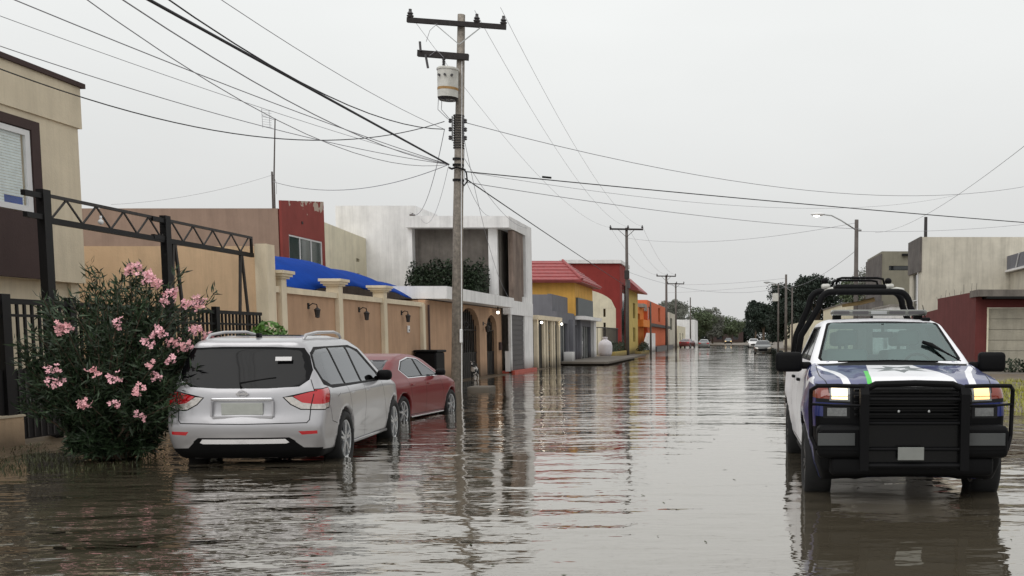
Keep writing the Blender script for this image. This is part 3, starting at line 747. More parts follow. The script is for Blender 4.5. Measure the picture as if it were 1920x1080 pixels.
    G.tube([(X-.02, -.49, 1.19), (X-.02, -.38, 1.245), (X-.02, 0, 1.255), (X-.02, .36, 1.245), (X-.02, .47, 1.19)], .032, 10)
    for z in (1.10, .87, .62, .46): G.tube([(X, -.49, z), (X, .47, z)], .018 if z > .5 else .03, 8)
    for s_ in (1, -1):
        y0 = -.49 if s_ < 0 else .47
        G.tube([(X, y0, 1.225), (X-.03, .75*s_, 1.23), (X-.10, .93*s_, 1.225), (X-.22, .985*s_, 1.18), (X-.26, .99*s_, 1.0), (X-.25, .98*s_, .72), (X-.18, .93*s_, .60)], .021, 10)
        G.tube([(X, y0, 1.04), (X-.05, .78*s_, 1.04), (X-.24, .98*s_, 1.04)], .013, 8)
        G.prism([(y0, .60), (.90*s_, .61), (.92*s_, .78), (.88*s_, .80), (y0, .80)], 'x', X-.11, X-.07)
    gg = G.build('grille_guard', M['blackplastic'], root, smooth=False)
    me = MB()
    for k in range(12): me.bar((X-.03, -.45, .90+k*.03), (X-.03, .43, .90+k*.03), .006, .008)
    me.box(X-.06, X-.03, -.46, .44, .46, .86)
    me.build('guard_mesh', M['gloss_black'], gg)
    for y, z in ((-.16, .985), (.13, .985)):
        q = MB(); q.ball((X+.0, y, z), .014, 8, 6); q.build('bolt', M['alu'], gg, smooth=True)
    for y0, y1, z0, z1 in ((-.93, -.57, .65, .77), (.53, .88, .65, .77), (-.17, .08, .52, .645)):
        q = MB(); q.add(*rbox(X+.045 if y0 == -.17 else X-.06, X+.055 if y0 == -.17 else X-.045, y0, y1, z0, z1, .004)); q.build('licence_plate' if y0 == -.17 else 'guard_panel', M['plate'] if y0 == -.17 else M['gap_grey'], gg)
    # mirrors
    for s_ in (1, -1):
        m_ = MB(); m_.add(*rbox(3.02, 3.14, .0, .30, 1.31, 1.53, .045, 3)); m_.v = [(x+(y*.06), (y+.98)*s_, z) for x, y, z in m_.v]
        m_.add(*rbox(3.03, 3.10, *sorted((.88*s_, 1.02*s_)), 1.34, 1.42, .02)); m_.build('wing_mirror', M['blackplastic'], root, smooth=True)
    # roof light bar
    L = MB(); L.add(*rbox(1.88, 2.12, -.57, .58, 1.955, 2.025, .03, 3)); lb = L.build('light_bar', M['lightbar'], root, smooth=True)
    for y in (-.45, -.22, .0, .22, .45):
        q = MB(); q.add(*rbox(2.125, 2.135, y-.10, y+.09, 1.972, 2.008, .003)); q.build('light_module', M['alu'] if y == 0 else M['shutter'], lb)
    q = MB()
    for y in (-.5, .48): q.add(*rbox(1.93, 2.07, y-.05, y+.05, 1.89, 1.965, .015))
    q.build('light_bar_foot', M['blackplastic'], lb)
    a = MB(); a.add(*rbox(2.05, 2.22, .50, .60, 1.885, 1.93, .015)); a.tube([(2.12, .56, 1.9), (2.06, .53, 2.08)], [.008, .004], 6); a.build('roof_antenna', M['blackplastic'], root)
    # roll hoops in the bed
    def hoop(x, wt, wb, zt, r):
        P = [(x-.06, -wb, 1.36), (x-.03, -(wb*.86+wt*.14), 1.72)]
        for k in range(7):
            t = k/6; a = pi/2*t
            P.append((x, -(wt+.13)+.16*(1-cos(a))+.02, zt-.20+.20*sin(a)))
        Q = P+[(p[0], -p[1], p[2]) for p in P[::-1]]
        return MB().tube(Q, r, 12)
    hoop(.62, .50, .90, 2.30, .042).build('roll_hoop', M['blackplastic'], root, smooth=True)
    hoop(-.45, .56, .90, 2.35, .046).build('roll_hoop', M['blackplastic'], root, smooth=True)
    s = MB()
    for s_ in (1, -1): s.tube([(.62, .42*s_, 2.30), (-.45, .44*s_, 2.35)], .035, 10)
    s.build('hoop_rail', M['blackplastic'], root, smooth=True)
    r = MB(); r.add(*rbox(-.45, .45, -.38, .32, 2.33, 2.41, .03)); rk = r.build('roof_rack', M['blackplastic'], root, smooth=True)
    for x in (.35, -.3):
        r = MB(); r.tube([(x, -.36, 2.41), (x, -.34, 2.485), (x, -.28, 2.50), (x, .20, 2.50), (x, .28, 2.485), (x, .30, 2.41)], .016, 8); r.build('rack_rail', M['blackplastic'], rk, smooth=True)
    for y in (-.47, .42):
        q = MB(); q.add(*rbox(-.1, .05, y-.06, y+.06, 2.37, 2.44, .03)); q.tube([(0, y, 2.34), (.1, y+.08, 2.36), (.2, y+.16, 2.34)], .03, 8); q.build('work_light', M['tank'], root, smooth=True)
        q = MB(); q.ball((.0, y-.02, 2.475), (.05, .05, .045), 10, 7); q.build('lamp_cap', M['blackplastic'], root, smooth=True)
    q = MB(); q.tube([(.1, -.25, 2.13), (.1, .0, 2.17), (.1, .2, 2.22)], [.02, .03, .03], 8); q.build('rolled_canvas', M['gold'], root, smooth=True)
    # wipers on the driver's side
    q = MB(); q.tube([(3.21, .76, 1.435), (3.00, .62, 1.53), (2.87, .50, 1.605), (2.83, .40, 1.64)], [.008, .012, .026, .02], 8); q.build('wiper', M['blackplastic'], root, smooth=True)
    q = MB(); q.tube([(3.26, -.6, 1.428), (3.3, .0, 1.440), (3.27, .5, 1.428)], .010, 6); q.build('wiper', M['blackplastic'], root, smooth=True)
    # cabin
    q = MB(); q.add(*rbox(2.55, 3.2, -.72, .72, 1.15, 1.36, .08, 3)); q.build('dashboard', M['cabin'], root, smooth=True)
    q = MB(); q.tube([(2.62+.0, .38+.17*cos(t*pi/8), 1.33+.17*sin(t*pi/8)) for t in range(17)], .016, 8); q.build('steering_wheel', M['blackplastic'], root, smooth=True)
    q = MB(); q.add(*rbox(2.42, 2.46, -.12, .12, 1.69, 1.76, .015)); q.bar((2.44, 0, 1.75), (2.42, 0, 1.85), .03); q.build('rear_view_mirror', M['blackplastic'], root, smooth=True)
    q = MB(); q.box(1.0, 3.2, -.75, .75, .7, .75); q.build('cabin_floor', M['cabin'], root)
    seats(root, (2.0,), (-.38, .38), 1.0, .26, 'cabin'); seats(root, (1.2,), (-.38, .38), .98, .26, 'cabin')
    for s_ in (1, -1):
        for x in (0, 3.75): wheel(root, x, .87*s_, .40, .41, .27, 6, s_, 'rimdark', .58)
        q = MB(); q.add(*rbox(.95, 2.95, .86*s_-.06, .86*s_+.06, .30, .35, .02)); q.build('running_board', M['blackplastic'], root)
        for xx in (1.30, 2.35):
            h_ = MB(); h_.add(*rbox(xx-.09, xx+.09, .985*s_-.02, .985*s_+.02, 1.18, 1.215, .01)); h_.build('door_handle', M['blackplastic'], root, smooth=True)
    ub = MB(); ub.box(-.9, 4.2, -.56, .56, .36, .60); ub.build('underbody', M['gap'], root)
    return root
# ---------------------------------------------------------------- camera, light, sky
setup_materials()
M['lightbar'] = mat('smoked_light_bar', (104, 106, 100), .2, var=.15, coat=.5)
M['gap_grey'] = mat('dark_grey_panel', (66, 68, 68), .6)

FPX = 2000.0; PITCH = radians(5); YAW = 0; SH = 633-540+FPX*tan(PITCH)
cam_d = bpy.data.cameras.new('camera'); cam = bpy.data.objects.new('camera', cam_d); COL.objects.link(cam)
cam_d.sensor_width = 36; cam_d.lens = FPX/1920*36; cam_d.shift_y = SH/1920; cam_d.shift_x = -415/1920; cam_d.clip_end = 3000; cam_d.clip_start = .05
cam.location = (0, 0, 1.6); cam.rotation_euler = (pi/2-PITCH, 0, YAW)
scene.camera = cam

w = bpy.data.worlds.new('World'); scene.world = w; w.use_nodes = True; nt = w.node_tree
for n in list(nt.nodes): nt.nodes.remove(n)
wo = nt.nodes.new('ShaderNodeOutputWorld'); bg = nt.nodes.new('ShaderNodeBackground'); sky = nt.nodes.new('ShaderNodeTexSky')
sky.sky_type = 'NISHITA'; sky.sun_disc = False; SUN_EL, SUN_AZ = radians(52), radians(205)
sky.sun_elevation = SUN_EL; sky.sun_rotation = SUN_AZ; sky.air_density = 1; sky.dust_density = 4
hs = nt.nodes.new('ShaderNodeHueSaturation'); hs.inputs['Saturation'].default_value = .12; hs.inputs['Value'].default_value = .6
tc = nt.nodes.new('ShaderNodeTexCoord'); sx = nt.nodes.new('ShaderNodeSeparateXYZ'); nt.links.new(tc.outputs['Generated'], sx.inputs[0])
cr = nt.nodes.new('ShaderNodeValToRGB'); e = cr.color_ramp.elements
S_ = .15
def sc(c, k=1.0): return (*[v/S_/8*k for v in lin(c)], 1)
e[0].position = .0; e[0].color = sc((212, 212, 211)); e[1].position = .75; e[1].color = sc((250, 250, 249))
e2 = cr.color_ramp.elements.new(.10); e2.color = sc((222, 223, 222)); e3 = cr.color_ramp.elements.new(.27); e3.color = sc((243, 245, 244))
nt.links.new(sx.outputs['Z'], cr.inputs[0])
mpn = nt.nodes.new('ShaderNodeMapping'); mpn.inputs['Scale'].default_value = (1, 1, 3); nt.links.new(tc.outputs['Generated'], mpn.inputs[0])
cn = nt.nodes.new('ShaderNodeTexNoise'); cn.inputs['Scale'].default_value = 1.6; cn.inputs['Detail'].default_value = 4; nt.links.new(mpn.outputs[0], cn.inputs[0])
mr = nt.nodes.new('ShaderNodeMapRange'); mr.inputs['From Min'].default_value = .3; mr.inputs['From Max'].default_value = .7; mr.inputs['To Min'].default_value = 7.6; mr.inputs['To Max'].default_value = 8.4
nt.links.new(cn.outputs['Fac'], mr.inputs[0])
sc_ = nt.nodes.new('ShaderNodeVectorMath'); sc_.operation = 'SCALE'; nt.links.new(cr.outputs[0], sc_.inputs[0]); nt.links.new(mr.outputs[0], sc_.inputs['Scale'])
mx = nt.nodes.new('ShaderNodeMix'); mx.data_type = 'RGBA'; mx.inputs['Factor'].default_value = .94
nt.links.new(sky.outputs[0], hs.inputs['Color']); nt.links.new(hs.outputs[0], mx.inputs['A']); nt.links.new(sc_.outputs[0], mx.inputs['B'])
nt.links.new(mx.outputs['Result'], bg.inputs['Color']); bg.inputs['Strength'].default_value = S_; nt.links.new(bg.outputs[0], wo.inputs[0])
sd = bpy.data.lights.new('sun', 'SUN'); so = bpy.data.objects.new('sun', sd); COL.objects.link(so)
sd.energy = 1.1; sd.angle = radians(50); sd.color = (1, .985, .96)
# sun_rotation is measured from +Y towards +X: the sun stands behind the camera to its left
sv = Vector((sin(SUN_AZ)*cos(SUN_EL), cos(SUN_AZ)*cos(SUN_EL), sin(SUN_EL)))
so.rotation_euler = sv.to_track_quat('Z', 'Y').to_euler(); so.location = (0, -5, 30)
vs = scene.view_settings; vs.view_transform = 'Standard'; vs.look = 'None'; vs.exposure = 0.0; vs.gamma = 1
scene.cycles.max_bounces = 8; scene.cycles.transparent_max_bounces = 12; scene.cycles.use_denoising = True

# ---------------------------------------------------------------- ground and water
def hgt(x, y):
    """street profile: submerged road, low pavements, drier house plots"""
    n = .5*sin(x*2.1+y*.7)+.5*sin(y*1.9-x*1.3+1.7)+.35*sin(x*5.3+1)*sin(y*4.1)
    if y > 186: return .06
    if x < -8.35:
        t = min(1, (-8.35-x)/1.2)
        base = -.13+.145*t
        if y < 13: base += .03*t
        return min(.12, base+.02*n) if x > -10.2 else .10
    if x > 5.4:
        t = min(1, (x-5.4)/.8)
        return -.14+.20*t+.02*n if x < 9 else .12
    return -.14+.02*(1-((x+1.4)/7)**2)
def gridmesh(xs, ys, f):
    v = [(x, y, f(x, y)) for y in ys for x in xs]; nx = len(xs)
    return v, [(j*nx+i, j*nx+i+1, (j+1)*nx+i+1, (j+1)*nx+i) for j in range(len(ys)-1) for i in range(nx-1)]
xs = [-1500, -300, -60, -25, -15, -11]+[-10.6+.15*i for i in range(18)]+[-7.8, -4, 0, 3, 5]+[5.2+.2*i for i in range(22)]+[10, 12, 25, 60, 300, 1500]
ys = [-300, -40, -10]+[0+.25*i for i in range(120)]+[30+2*i for i in range(80)]+[186.5, 200, 260, 400, 900, 2000]
g = MB(); g.add(*gridmesh(sorted(set(xs)), sorted(set(ys)), hgt))
go = g.build('ground', M['dirtg'], smooth=True, normals=False); struct(go)

def water_mat():
    m, nt, out = new_mat('flood_water'); L = nt.links
    geo = N(nt, 'ShaderNodeNewGeometry')
    def wv(scale, sx_, sy_, rot, det=3, rough=.5, dist=0.):
        mp = N(nt, 'ShaderNodeMapping'); mp.inputs['Scale'].default_value = (sx_, sy_, 1); mp.inputs['Rotation'].default_value = (0, 0, rot)
        L.new(geo.outputs['Position'], mp.inputs[0])
        n = N(nt, 'ShaderNodeTexNoise'); n.inputs['Scale'].default_value = scale; n.inputs['Detail'].default_value = det; n.inputs['Roughness'].default_value = rough; n.inputs['Distortion'].default_value = dist
        L.new(mp.outputs[0], n.inputs['Vector']); return n.outputs['Fac']
    def math(op, a, b, c=None):
        q = N(nt, 'ShaderNodeMath', operation=op)
        for k, v in enumerate((a, b, c)):
            if v is None: continue
            if isinstance(v, (int, float)): q.inputs[k].default_value = v
            else: L.new(v, q.inputs[k])
        return q.outputs[0]
    a = wv(1.0, .85, 1.9, -.12, 1, .4, .15)       # long ripples pushed out across the street
    b = wv(1.0, 2.8, 5.4, .18, 2, .45, .2)
    c = wv(1.0, 9, 13, .05, 1, .5)
    # calmer patches
    patch = wv(.22, 1, .6, .3, 2)
    pr = N(nt, 'ShaderNodeMapRange'); pr.inputs['From Min'].default_value = .38; pr.inputs['From Max'].default_value = .62; pr.inputs['To Min'].default_value = .35; pr.inputs['To Max'].default_value = 1.25
    L.new(patch, pr.inputs[0])
    big = wv(1.0, .3, .6, -.3, 1, .4, .3)
    s = math('ADD', math('MULTIPLY', a, .85), math('MULTIPLY', b, .30))
    s = math('ADD', s, math('MULTIPLY', big, 1.8))
    s = math('ADD', s, math('MULTIPLY', c, .05))
    bp = N(nt, 'ShaderNodeBump'); bp.inputs['Distance'].default_value = .042
    sx = N(nt, 'ShaderNodeSeparateXYZ'); L.new(geo.outputs['Position'], sx.inputs[0])
    # livelier along the parked cars, calmer in the middle of the road
    xr_ = N(nt, 'ShaderNodeMapRange'); xr_.inputs['From Min'].default_value = -5.5; xr_.inputs['From Max'].default_value = .3; xr_.inputs['To Min'].default_value = 1.15; xr_.inputs['To Max'].default_value = .55
    L.new(sx.outputs['X'], xr_.inputs[0])
    L.new(s, bp.inputs['Height']); L.new(math('MULTIPLY', pr.outputs[0], xr_.outputs[0]), bp.inputs['Strength'])
    df = N(nt, 'ShaderNodeBsdfDiffuse'); df.inputs['Color'].default_value = (.095, .080, .056, 1)
    gl = N(nt, 'ShaderNodeBsdfGlossy'); gl.inputs['Roughness'].default_value = .03; gl.inputs['Color'].default_value = (.93, .91, .88, 1)
    fr = N(nt, 'ShaderNodeFresnel'); fr.inputs['IOR'].default_value = 2.4
    L.new(bp.outputs[0], fr.inputs['Normal']); L.new(bp.outputs[0], gl.inputs['Normal'])
    mr = N(nt, 'ShaderNodeMath', operation='MULTIPLY'); mr.use_clamp = True; L.new(fr.outputs[0], mr.inputs[0]); mr.inputs[1].default_value = 1.4
    mx = N(nt, 'ShaderNodeMixShader'); L.new(mr.outputs[0], mx.inputs[0]); L.new(df.outputs[0], mx.inputs[1]); L.new(gl.outputs[0], mx.inputs[2])
    L.new(mx.outputs[0], out.inputs[0]); return m
wt = MB(); wt.add(*gridmesh([-22, -8, 0, 8, 20], [-40, -10, 0, 10, 30, 60, 100, 186.2], lambda x, y: 0.0))
wo_ = wt.build('water', water_mat(), normals=False); struct(wo_)

# ---------------------------------------------------------------- small builders for facades
def window(parent, axis, c, a0, a1, z0, z1, mull=2, frame='frame', pane='pane', fw=.05, d=.05, name='window', hb=0):
    """c: face plane; glass sits d behind it (c is increasing away from the street side when d<0)"""
    f = MB()
    def bx(p0, p1, q0, q1, c0, c1):
        (f.box(c0, c1, p0, p1, q0, q1) if axis == 'x' else f.box(p0, p1, c0, c1, q0, q1))
    c0, c1 = c, c+d
    bx(a0, a1, z0, z0+fw, c0, c1); bx(a0, a1, z1-fw, z1, c0, c1); bx(a0, a0+fw, z0+fw, z1-fw, c0, c1); bx(a1-fw, a1, z0+fw, z1-fw, c0, c1)
    for k in range(1, mull):
        m_ = a0+(a1-a0)*k/mull; bx(m_-fw*.4, m_+fw*.4, z0+fw, z1-fw, c0+d*.05, c1)
    if hb:
        zz = z0+(z1-z0)*hb; bx(a0+fw, a1-fw, zz-fw*.4, zz+fw*.4, c0+d*.1, c1-d*.1)
    W_ = f.build(name, M[frame], parent)
    p = MB(); cc = c+d*.6
    (p.box(cc, cc+d*.2, a0+fw*.5, a1-fw*.5, z0+fw*.5, z1-fw*.5) if axis == 'x' else p.box(a0+fw*.5, a1-fw*.5, cc, cc+d*.2, z0+fw*.5, z1-fw*.5))
    p.build('pane', M[pane], W_); return W_

def block(mb, x0, x1, y0, y1, z0, z1, t=.2, E=(), S=(), Wh=(), par=.35, roof=True, Eside='max'):
    """hollow building shell: E/W walls along y, S/N walls along x, roof slab below a parapet"""
    mb.wall('x', x1-t, x1, y0, y1, z0, z1, E); mb.wall('x', x0, x0+t, y0, y1, z0, z1, Wh)
    mb.wall('y', y0, y0+t, x0+t, x1-t, z0, z1, S); mb.wall('y', y1-t, y1, x0+t, x1-t, z0, z1)
    if roof: mb.box(x0+t, x1-t, y0+t, y1-t, z1-par-.15, z1-par)
def shutter(parent, axis, c, a0, a1, z0, z1, m, n, name='garage_door', d=.03, gap=.03):
    s = MB(); h = (z1-z0)/n
    for k in range(n):
        lo, hi = z0+k*h+gap/2, z0+(k+1)*h-gap/2
        if axis == 'x': s.box(c, c+d, a0, a1, lo, hi)
        else: s.box(a0, a1, c, c+d, lo, hi)
    if axis == 'x': s.box(c-.02, c-.002, a0, a1, z0, z1)
    else: s.box(a0, a1, c+d+.002, c+d+.02, z0, z1)
    return s.build(name, M[m], parent)

# ================================================================= LEFT SIDE
# 1 nearest two-storey house
t = thing('two_storey_house', 'two storey sand coloured house at the left edge with dark roof edge', 'house', (-12.2, 6, 0))
b = MB(); b.wall('x', -12.4, -12.2, 3, 12.99, 2.65, 6.4, [(9.2, 11.75, 3.85, 5.28)]); b.wall('y', 12.79, 12.99, -20, -12.4, 0, 6.4)
b.box(-20, -12.4, 3, 12.79, 2.65, 2.8); b.box(-20, -12.4, 3.2, 12.79, 6.1, 6.25)
b.wall('x', -12.7, -12.5, 3, 12.79, 0.05, 2.65, [(9.5, 11, .1, 2.2)]); b.box(-12.2, -12.14, 3, 13.05, 5.62, 6.4); b.box(-13, -12.2, 12.99, 13.05, 5.62, 6.4)
b.build('wall', M['beige'], t)
b = MB(); b.box(-12.6, -12.06, 2.9, 13.12, 6.4, 6.49); b.build('roof_edge', M['brown'], t)
b = MB(); b.wall('x', -12.2, -12.06, 3, 11.98, 2.66, 5.47, [(8.9, 11.80, 3.82, 5.30)]); b.build('window_surround', M['brown'], t)
wn = window(t, 'x', -12.09, 8.95, 11.78, 3.84, 5.28, 2, 'frame', 'pane', .10, -.08)
b = MB()
for k in range(26): b.box(-12.195, -12.185, 9.05, 11.65, 3.94+k*.05, 3.982+k*.05)
b.build('blind', M['blind'], wn)
b = MB(); b.box(-12.183, -12.175, 11.25, 11.62, 3.94, 4.08); b.build('blue_box', M['bluecloth'], wn)
# make the pane see-through so that the blinds read
for c in wn.children:
    if c.name.startswith('pane'): c.data.materials[0] = glass('window_glass', (250, 252, 252), 1.0, 1.35)
b = MB(); b.box(-12.75, -12.69, 9.5, 11, .1, 2.2); b.build('door', M['brown'], t)

# 2 low wall, gate, fence
t = thing('low_wall', 'low cream plastered wall block in front of the black gate', 'wall', (-9.95, 8.5, 0), xr=-10)
b = MB(); b.box(-10.25, -9.93, 5.5, 9.28, -.1, .46); b.build('wall', M['tan'], t)
b = MB(); b.box(-10.27, -9.91, 5.48, 9.3, .46, .49); b.build('coping', M['trimcream'], t)
def bars(mb, y0, y1, z0, z1, st=.125, x=-10.02, w=.035):
    k = int((y1-y0)/st)
    for i in range(k+1): y = y0+(y1-y0)*i/k; mb.box(x-w/2, x+w/2, y-w/2, y+w/2, z0, z1)
t = thing('black_gate', 'tall black sheet and bar gate left of the flowering bush', 'gate', (-10, 9.4, 0), xr=-10)
b = MB(); bars(b, 9.35, 10.25, 1.14, 2.08); b.box(-10.05, -9.99, 9.2, 10.3, 2.08, 2.16); b.box(-10.05, -9.99, 9.2, 10.3, 1.9, 1.94); b.build('bars', M['black'], t)
b = MB(); b.box(-10.04, -10.0, 9.22, 10.26, .12, 1.14); b.build('sheet_panel', M['black'], t)
b = MB()
for k in range(9): b.box(-10.0, -9.985, 9.28+k*.115, 9.30+k*.115, .14, 1.12)
b.build('rib', M['iron'], t)
b = MB(); b.box(-10.1, -9.96, 9.06, 9.2, 0, 2.22); b.build('post', M['black'], t)
t = thing('side_fence', 'black bar fence at the left edge standing on the low cream wall', 'fence', (-10, 7.5, .49), xr=-10)
b = MB(); bars(b, 5.6, 8.95, .50, 2.05); b.box(-10.05, -9.99, 5.5, 9.05, 2.05, 2.13); b.box(-10.05, -9.99, 5.5, 9.05, 1.88, 1.92); b.build('bars', M['black'], t)
b = MB(); b.box(-10.035, -10.005, 5.5, 9.05, .5, 1.14); b.build('sheet_panel', M['black'], t)
t = thing('street_fence', 'long black bar fence behind the flowering bush and the silver SUV', 'fence', (-10, 13, 0), xr=-10)
b = MB(); b.box(-10.12, -9.92, 10.3, 15.6, -.1, .35); b.build('base_wall', M['tan'], t)
b = MB(); bars(b, 10.4, 15.55, .35, 2.08, .12); b.build('bars', M['black'], t)
b = MB(); b.box(-10.05, -9.99, 10.3, 15.6, 2.08, 2.15); b.box(-10.05, -9.99, 10.3, 15.6, 1.86, 1.90); b.box(-10.05, -9.99, 10.3, 15.6, .45, .5); b.build('rails', M['black'], t)
for y in (10.33, 14.0): b = MB(); b.box(-10.08, -9.96, y-.06, y+.06, .35, 2.22); b.build('post', M['black'], t)

# 3 steel truss frame
t = thing('steel_carport_frame', 'black steel truss frame on two posts above the fence with angled braces', 'frame', (-10.2, 12.8, 0), xr=-10.2)
for y in (10.12, 12.86):
    b = MB(); b.box(-10.28, -10.14, y-.07, y+.07, 0, 3.86); b.build('post', M['black'], t)
    b = MB(); b.box(-10.24, -10.16, y-.38, y-.07, 3.72, 3.80); b.box(-10.24, -10.16, y-.36, y-.07, 3.40, 3.48); b.build('stub_bracket', M['black'], t)
b = MB(); b.box(-10.235, -10.185, 10.19, 15.65, 3.76, 3.81); b.build('top_chord', M['iron'], t)
b = MB(); b.box(-10.25, -10.17, 10.19, 15.66, 3.36, 3.45); b.box(-10.235, -10.185, 15.60, 15.65, 3.45, 3.76); b.build('bottom_chord', M['black'], t)
b = MB()
yy = 10.25; up = True
while yy < 15.4:
    y2 = min(yy+.31, 15.6); b.bar((-10.21, yy, 3.44 if up else 3.77), (-10.21, y2, 3.77 if up else 3.44), .025); yy = y2; up = not up
b.build('lacing', M['iron'], t)
b = MB()
for y in (13.05, 15.2): b.bar((-10.21, y, 3.38), (-10.21, y-.22, .4), .05); b.bar((-10.21, y+.05, 3.38), (-10.21, y+.42, .4), .05)
b.build('brace', M['iron'], t)
b = MB(); b.ball((-10.15, 11.2, 3.52), .045, 10, 8); b.cyl(-10.15, 11.2, 3.55, 3.62, .02); tb = b.build('light_bulb', M['frame'], t, smooth=True)

# 4 tan side wall behind the carport
t = thing('side_wall', 'plain tan side wall behind the steel truss, with a cream pillar at its right end', 'wall', (-14, 15.9, 0), xr=-10)
b = MB(); b.box(-22, -10.2, 15.85, 16.05, 0, 3.62); b.build('wall', M['tan'], t)
b = MB(); b.box(-10.2, -9.9, 15.72, 16.05, -.1, 3.66); b.build('pillar', M['trimcream'], t)

# 5 taupe house with red front
t = thing('red_fronted_house', 'taupe house with a peeling red street front and three-pane window above the blue canopy', 'house', (-18, 28, 0), xr=-16)
b = MB(); b.wall('y', 26.58, 26.78, -34, -16.2, 0, 6.34); b.box(-34, -16.3, 26.78, 29.6, 5.9, 6.05); b.wall('x', -16.45, -16.25, 26.78, 29.6, 0, 6.3, [(26.95, 29.45, 4.2, 5.5)]); b.wall('y', 29.45, 29.65, -34, -16.45, 0, 6.3)
b.build('wall', M['taupe'], t)
b = MB(); b.wall('x', -16.1, -16.0, 26.5, 29.7, 2.5, 6.3, [(26.95, 29.5, 4.25, 5.45)]); b.prism([(26.5, 6.3), (29.7, 6.3), (29.7, 7.08), (26.5, 6.62)], 'x', -16.1, -16.0); b.box(-16.2, -16.1, 26.62, 26.95, 4.0, 6.3)
m = wall('peeling_red_plaster', (136, 66, 60), .15)
nt_ = m.node_tree; pb = [n for n in nt_.nodes if n.type == 'BSDF_PRINCIPLED'][0]; src = pb.inputs['Base Color'].links[0].from_socket
geo = nt_.nodes.new('ShaderNodeNewGeometry'); sxx = nt_.nodes.new('ShaderNodeSeparateXYZ'); nt_.links.new(geo.outputs['Position'], sxx.inputs[0])
nn = nt_.nodes.new('ShaderNodeTexNoise'); nn.inputs['Scale'].default_value = 3.2; nn.inputs['Detail'].default_value = 5; nt_.links.new(geo.outputs['Position'], nn.inputs['Vector'])
ma = nt_.nodes.new('ShaderNodeMath'); ma.operation = 'MULTIPLY_ADD'; nt_.links.new(sxx.outputs['Z'], ma.inputs[0]); ma.inputs[1].default_value = .42; ma.inputs[2].default_value = -2.78
mb_ = nt_.nodes.new('ShaderNodeMath'); mb_.operation = 'ADD'; nt_.links.new(nn.outputs['Fac'], mb_.inputs[0]); nt_.links.new(ma.outputs[0], mb_.inputs[1])
mc = nt_.nodes.new('ShaderNodeMath'); mc.operation = 'GREATER_THAN'; nt_.links.new(mb_.outputs[0], mc.inputs[0]); mc.inputs[1].default_value = .60
mm = nt_.nodes.new('ShaderNodeMix'); mm.data_type = 'RGBA'; nt_.links.new(mc.outputs[0], mm.inputs['Factor']); nt_.links.new(src, mm.inputs['A']); mm.inputs['B'].default_value = (.42, .34, .28, 1)
nt_.links.new(mm.outputs['Result'], pb.inputs['Base Color'])
b.build('red_front', m, t)
window(t, 'x', -16.03, 26.95, 29.5, 4.25, 5.45, 3, 'frame', 'pane_green', .06, -.05)
b = MB(); b.box(-16, -15.98, 27.9, 28.0, 5.95, 6.05); b.build('vent', M['black'], t)
t = thing('antenna_mast', 'tall thin rooftop mast carrying a television aerial', 'antenna', (-16.9, 27, 6))
b = MB(); b.tube([(-16.62, 27, 5.95), (-16.60, 27, 7.6), (-16.48, 27, 9.75)], [.035, .03, .022], 8); b.build('mast', M['poledark'], t)
b = MB(); b.bar((-16.5, 27, 9.7), (-16.95, 27, 9.85), .02)
for k in range(8): z = 9.45+k*.085; b.bar((-16.93-.0*k, 26.9, z), (-16.63, 27.05, z-.02), .008)
b.bar((-16.93, 26.95, 9.4), (-16.95, 26.95, 10.1), .012); b.bar((-16.68, 27, 9.4), (-16.70, 27, 10.05), .012); b.build('aerial', M['wiregrey'], t)
t = thing('short_mast', 'short thin metal mast on the roof left of the taller aerial mast', 'mast', (-17.2, 27.1, 6))
b = MB(); b.tube([(-16.82, 27.2, 5.95), (-16.80, 27.2, 7.85)], .035, 8); b.tube([(-16.80, 27.2, 7.8), (-16.6, 27.1, 7.4), (-16.62, 27.1, 7.0)], .006, 5); b.build('mast', M['poledark'], t)

# 6 small cream building
t = thing('cream_house', 'small cream house with sloping roofline between the red front and the white house', 'house', (-17, 31, 0), xr=-16)
b = MB(); b.wall('x', -16.35, -16.1, 29.75, 34.2, 0, 5.6, [(32.7, 33.0, 4.95, 5.1), (32.7, 33.0, 4.3, 4.45)]); b.prism([(29.75, 5.6), (34.2, 5.6), (34.2, 6.05), (29.75, 6.3)], 'x', -16.35, -16.1); b.box(-24, -16.35, 29.8, 34.2, 5.0, 5.2); b.wall('y', 29.75, 29.95, -24, -16.35, 0, 5.9)
b.build('wall', M['cream'], t)
b = MB(); b.box(-16.38, -16.06, 29.72, 34.22, 6.0, 6.04); b.build('coping', M['concrete'], t) if False else None
b = MB()
for z in (4.37, 5.02): b.box(-16.34, -16.3, 32.7, 33.0, z-.08, z+.08)
b.build('vent', M['black'], t)

# 7 blue shade canopy in the yard
t = thing('shade_canopy', 'bright blue fabric shade canopy stretched above the yard behind the peach wall', 'canopy', (-12.5, 21, 0), xr=-10.4)
def cz(u, v):   # u across 0..1 (street side = 1), v along 0..1
    return 3.88-.95*max(0, .42-v)**2*4-.62*max(0, v-.35)**1.6-4.0*abs(u-.5)**2*(.95-.35*v)-.06*abs(sin(pi*v*4))
nu, nv = 14, 22; vs_ = []; fs_ = []
for j in range(nv+1):
    for i in range(nu+1):
        u, v = i/nu, j/nv
        vs_.append((-14.6+u*4.2, 16.4+v*9.6, cz(u, v)+.03*sin(v*19)*u))
for j in range(nv):
    for i in range(nu): fs_.append((j*(nu+1)+i, j*(nu+1)+i+1, (j+1)*(nu+1)+i+1, (j+1)*(nu+1)+i))
b = MB(); b.add(vs_, fs_); cl = b.build('cloth', M['bluecloth'], t, smooth=True)
md = cl.modifiers.new('thick', 'SOLIDIFY'); md.thickness = .02
for y in (17, 21.4, 25.6):
    b = MB(); b.cyl(-10.6, y, 0, 2.85, .04); b.build('post', M['iron'], t)
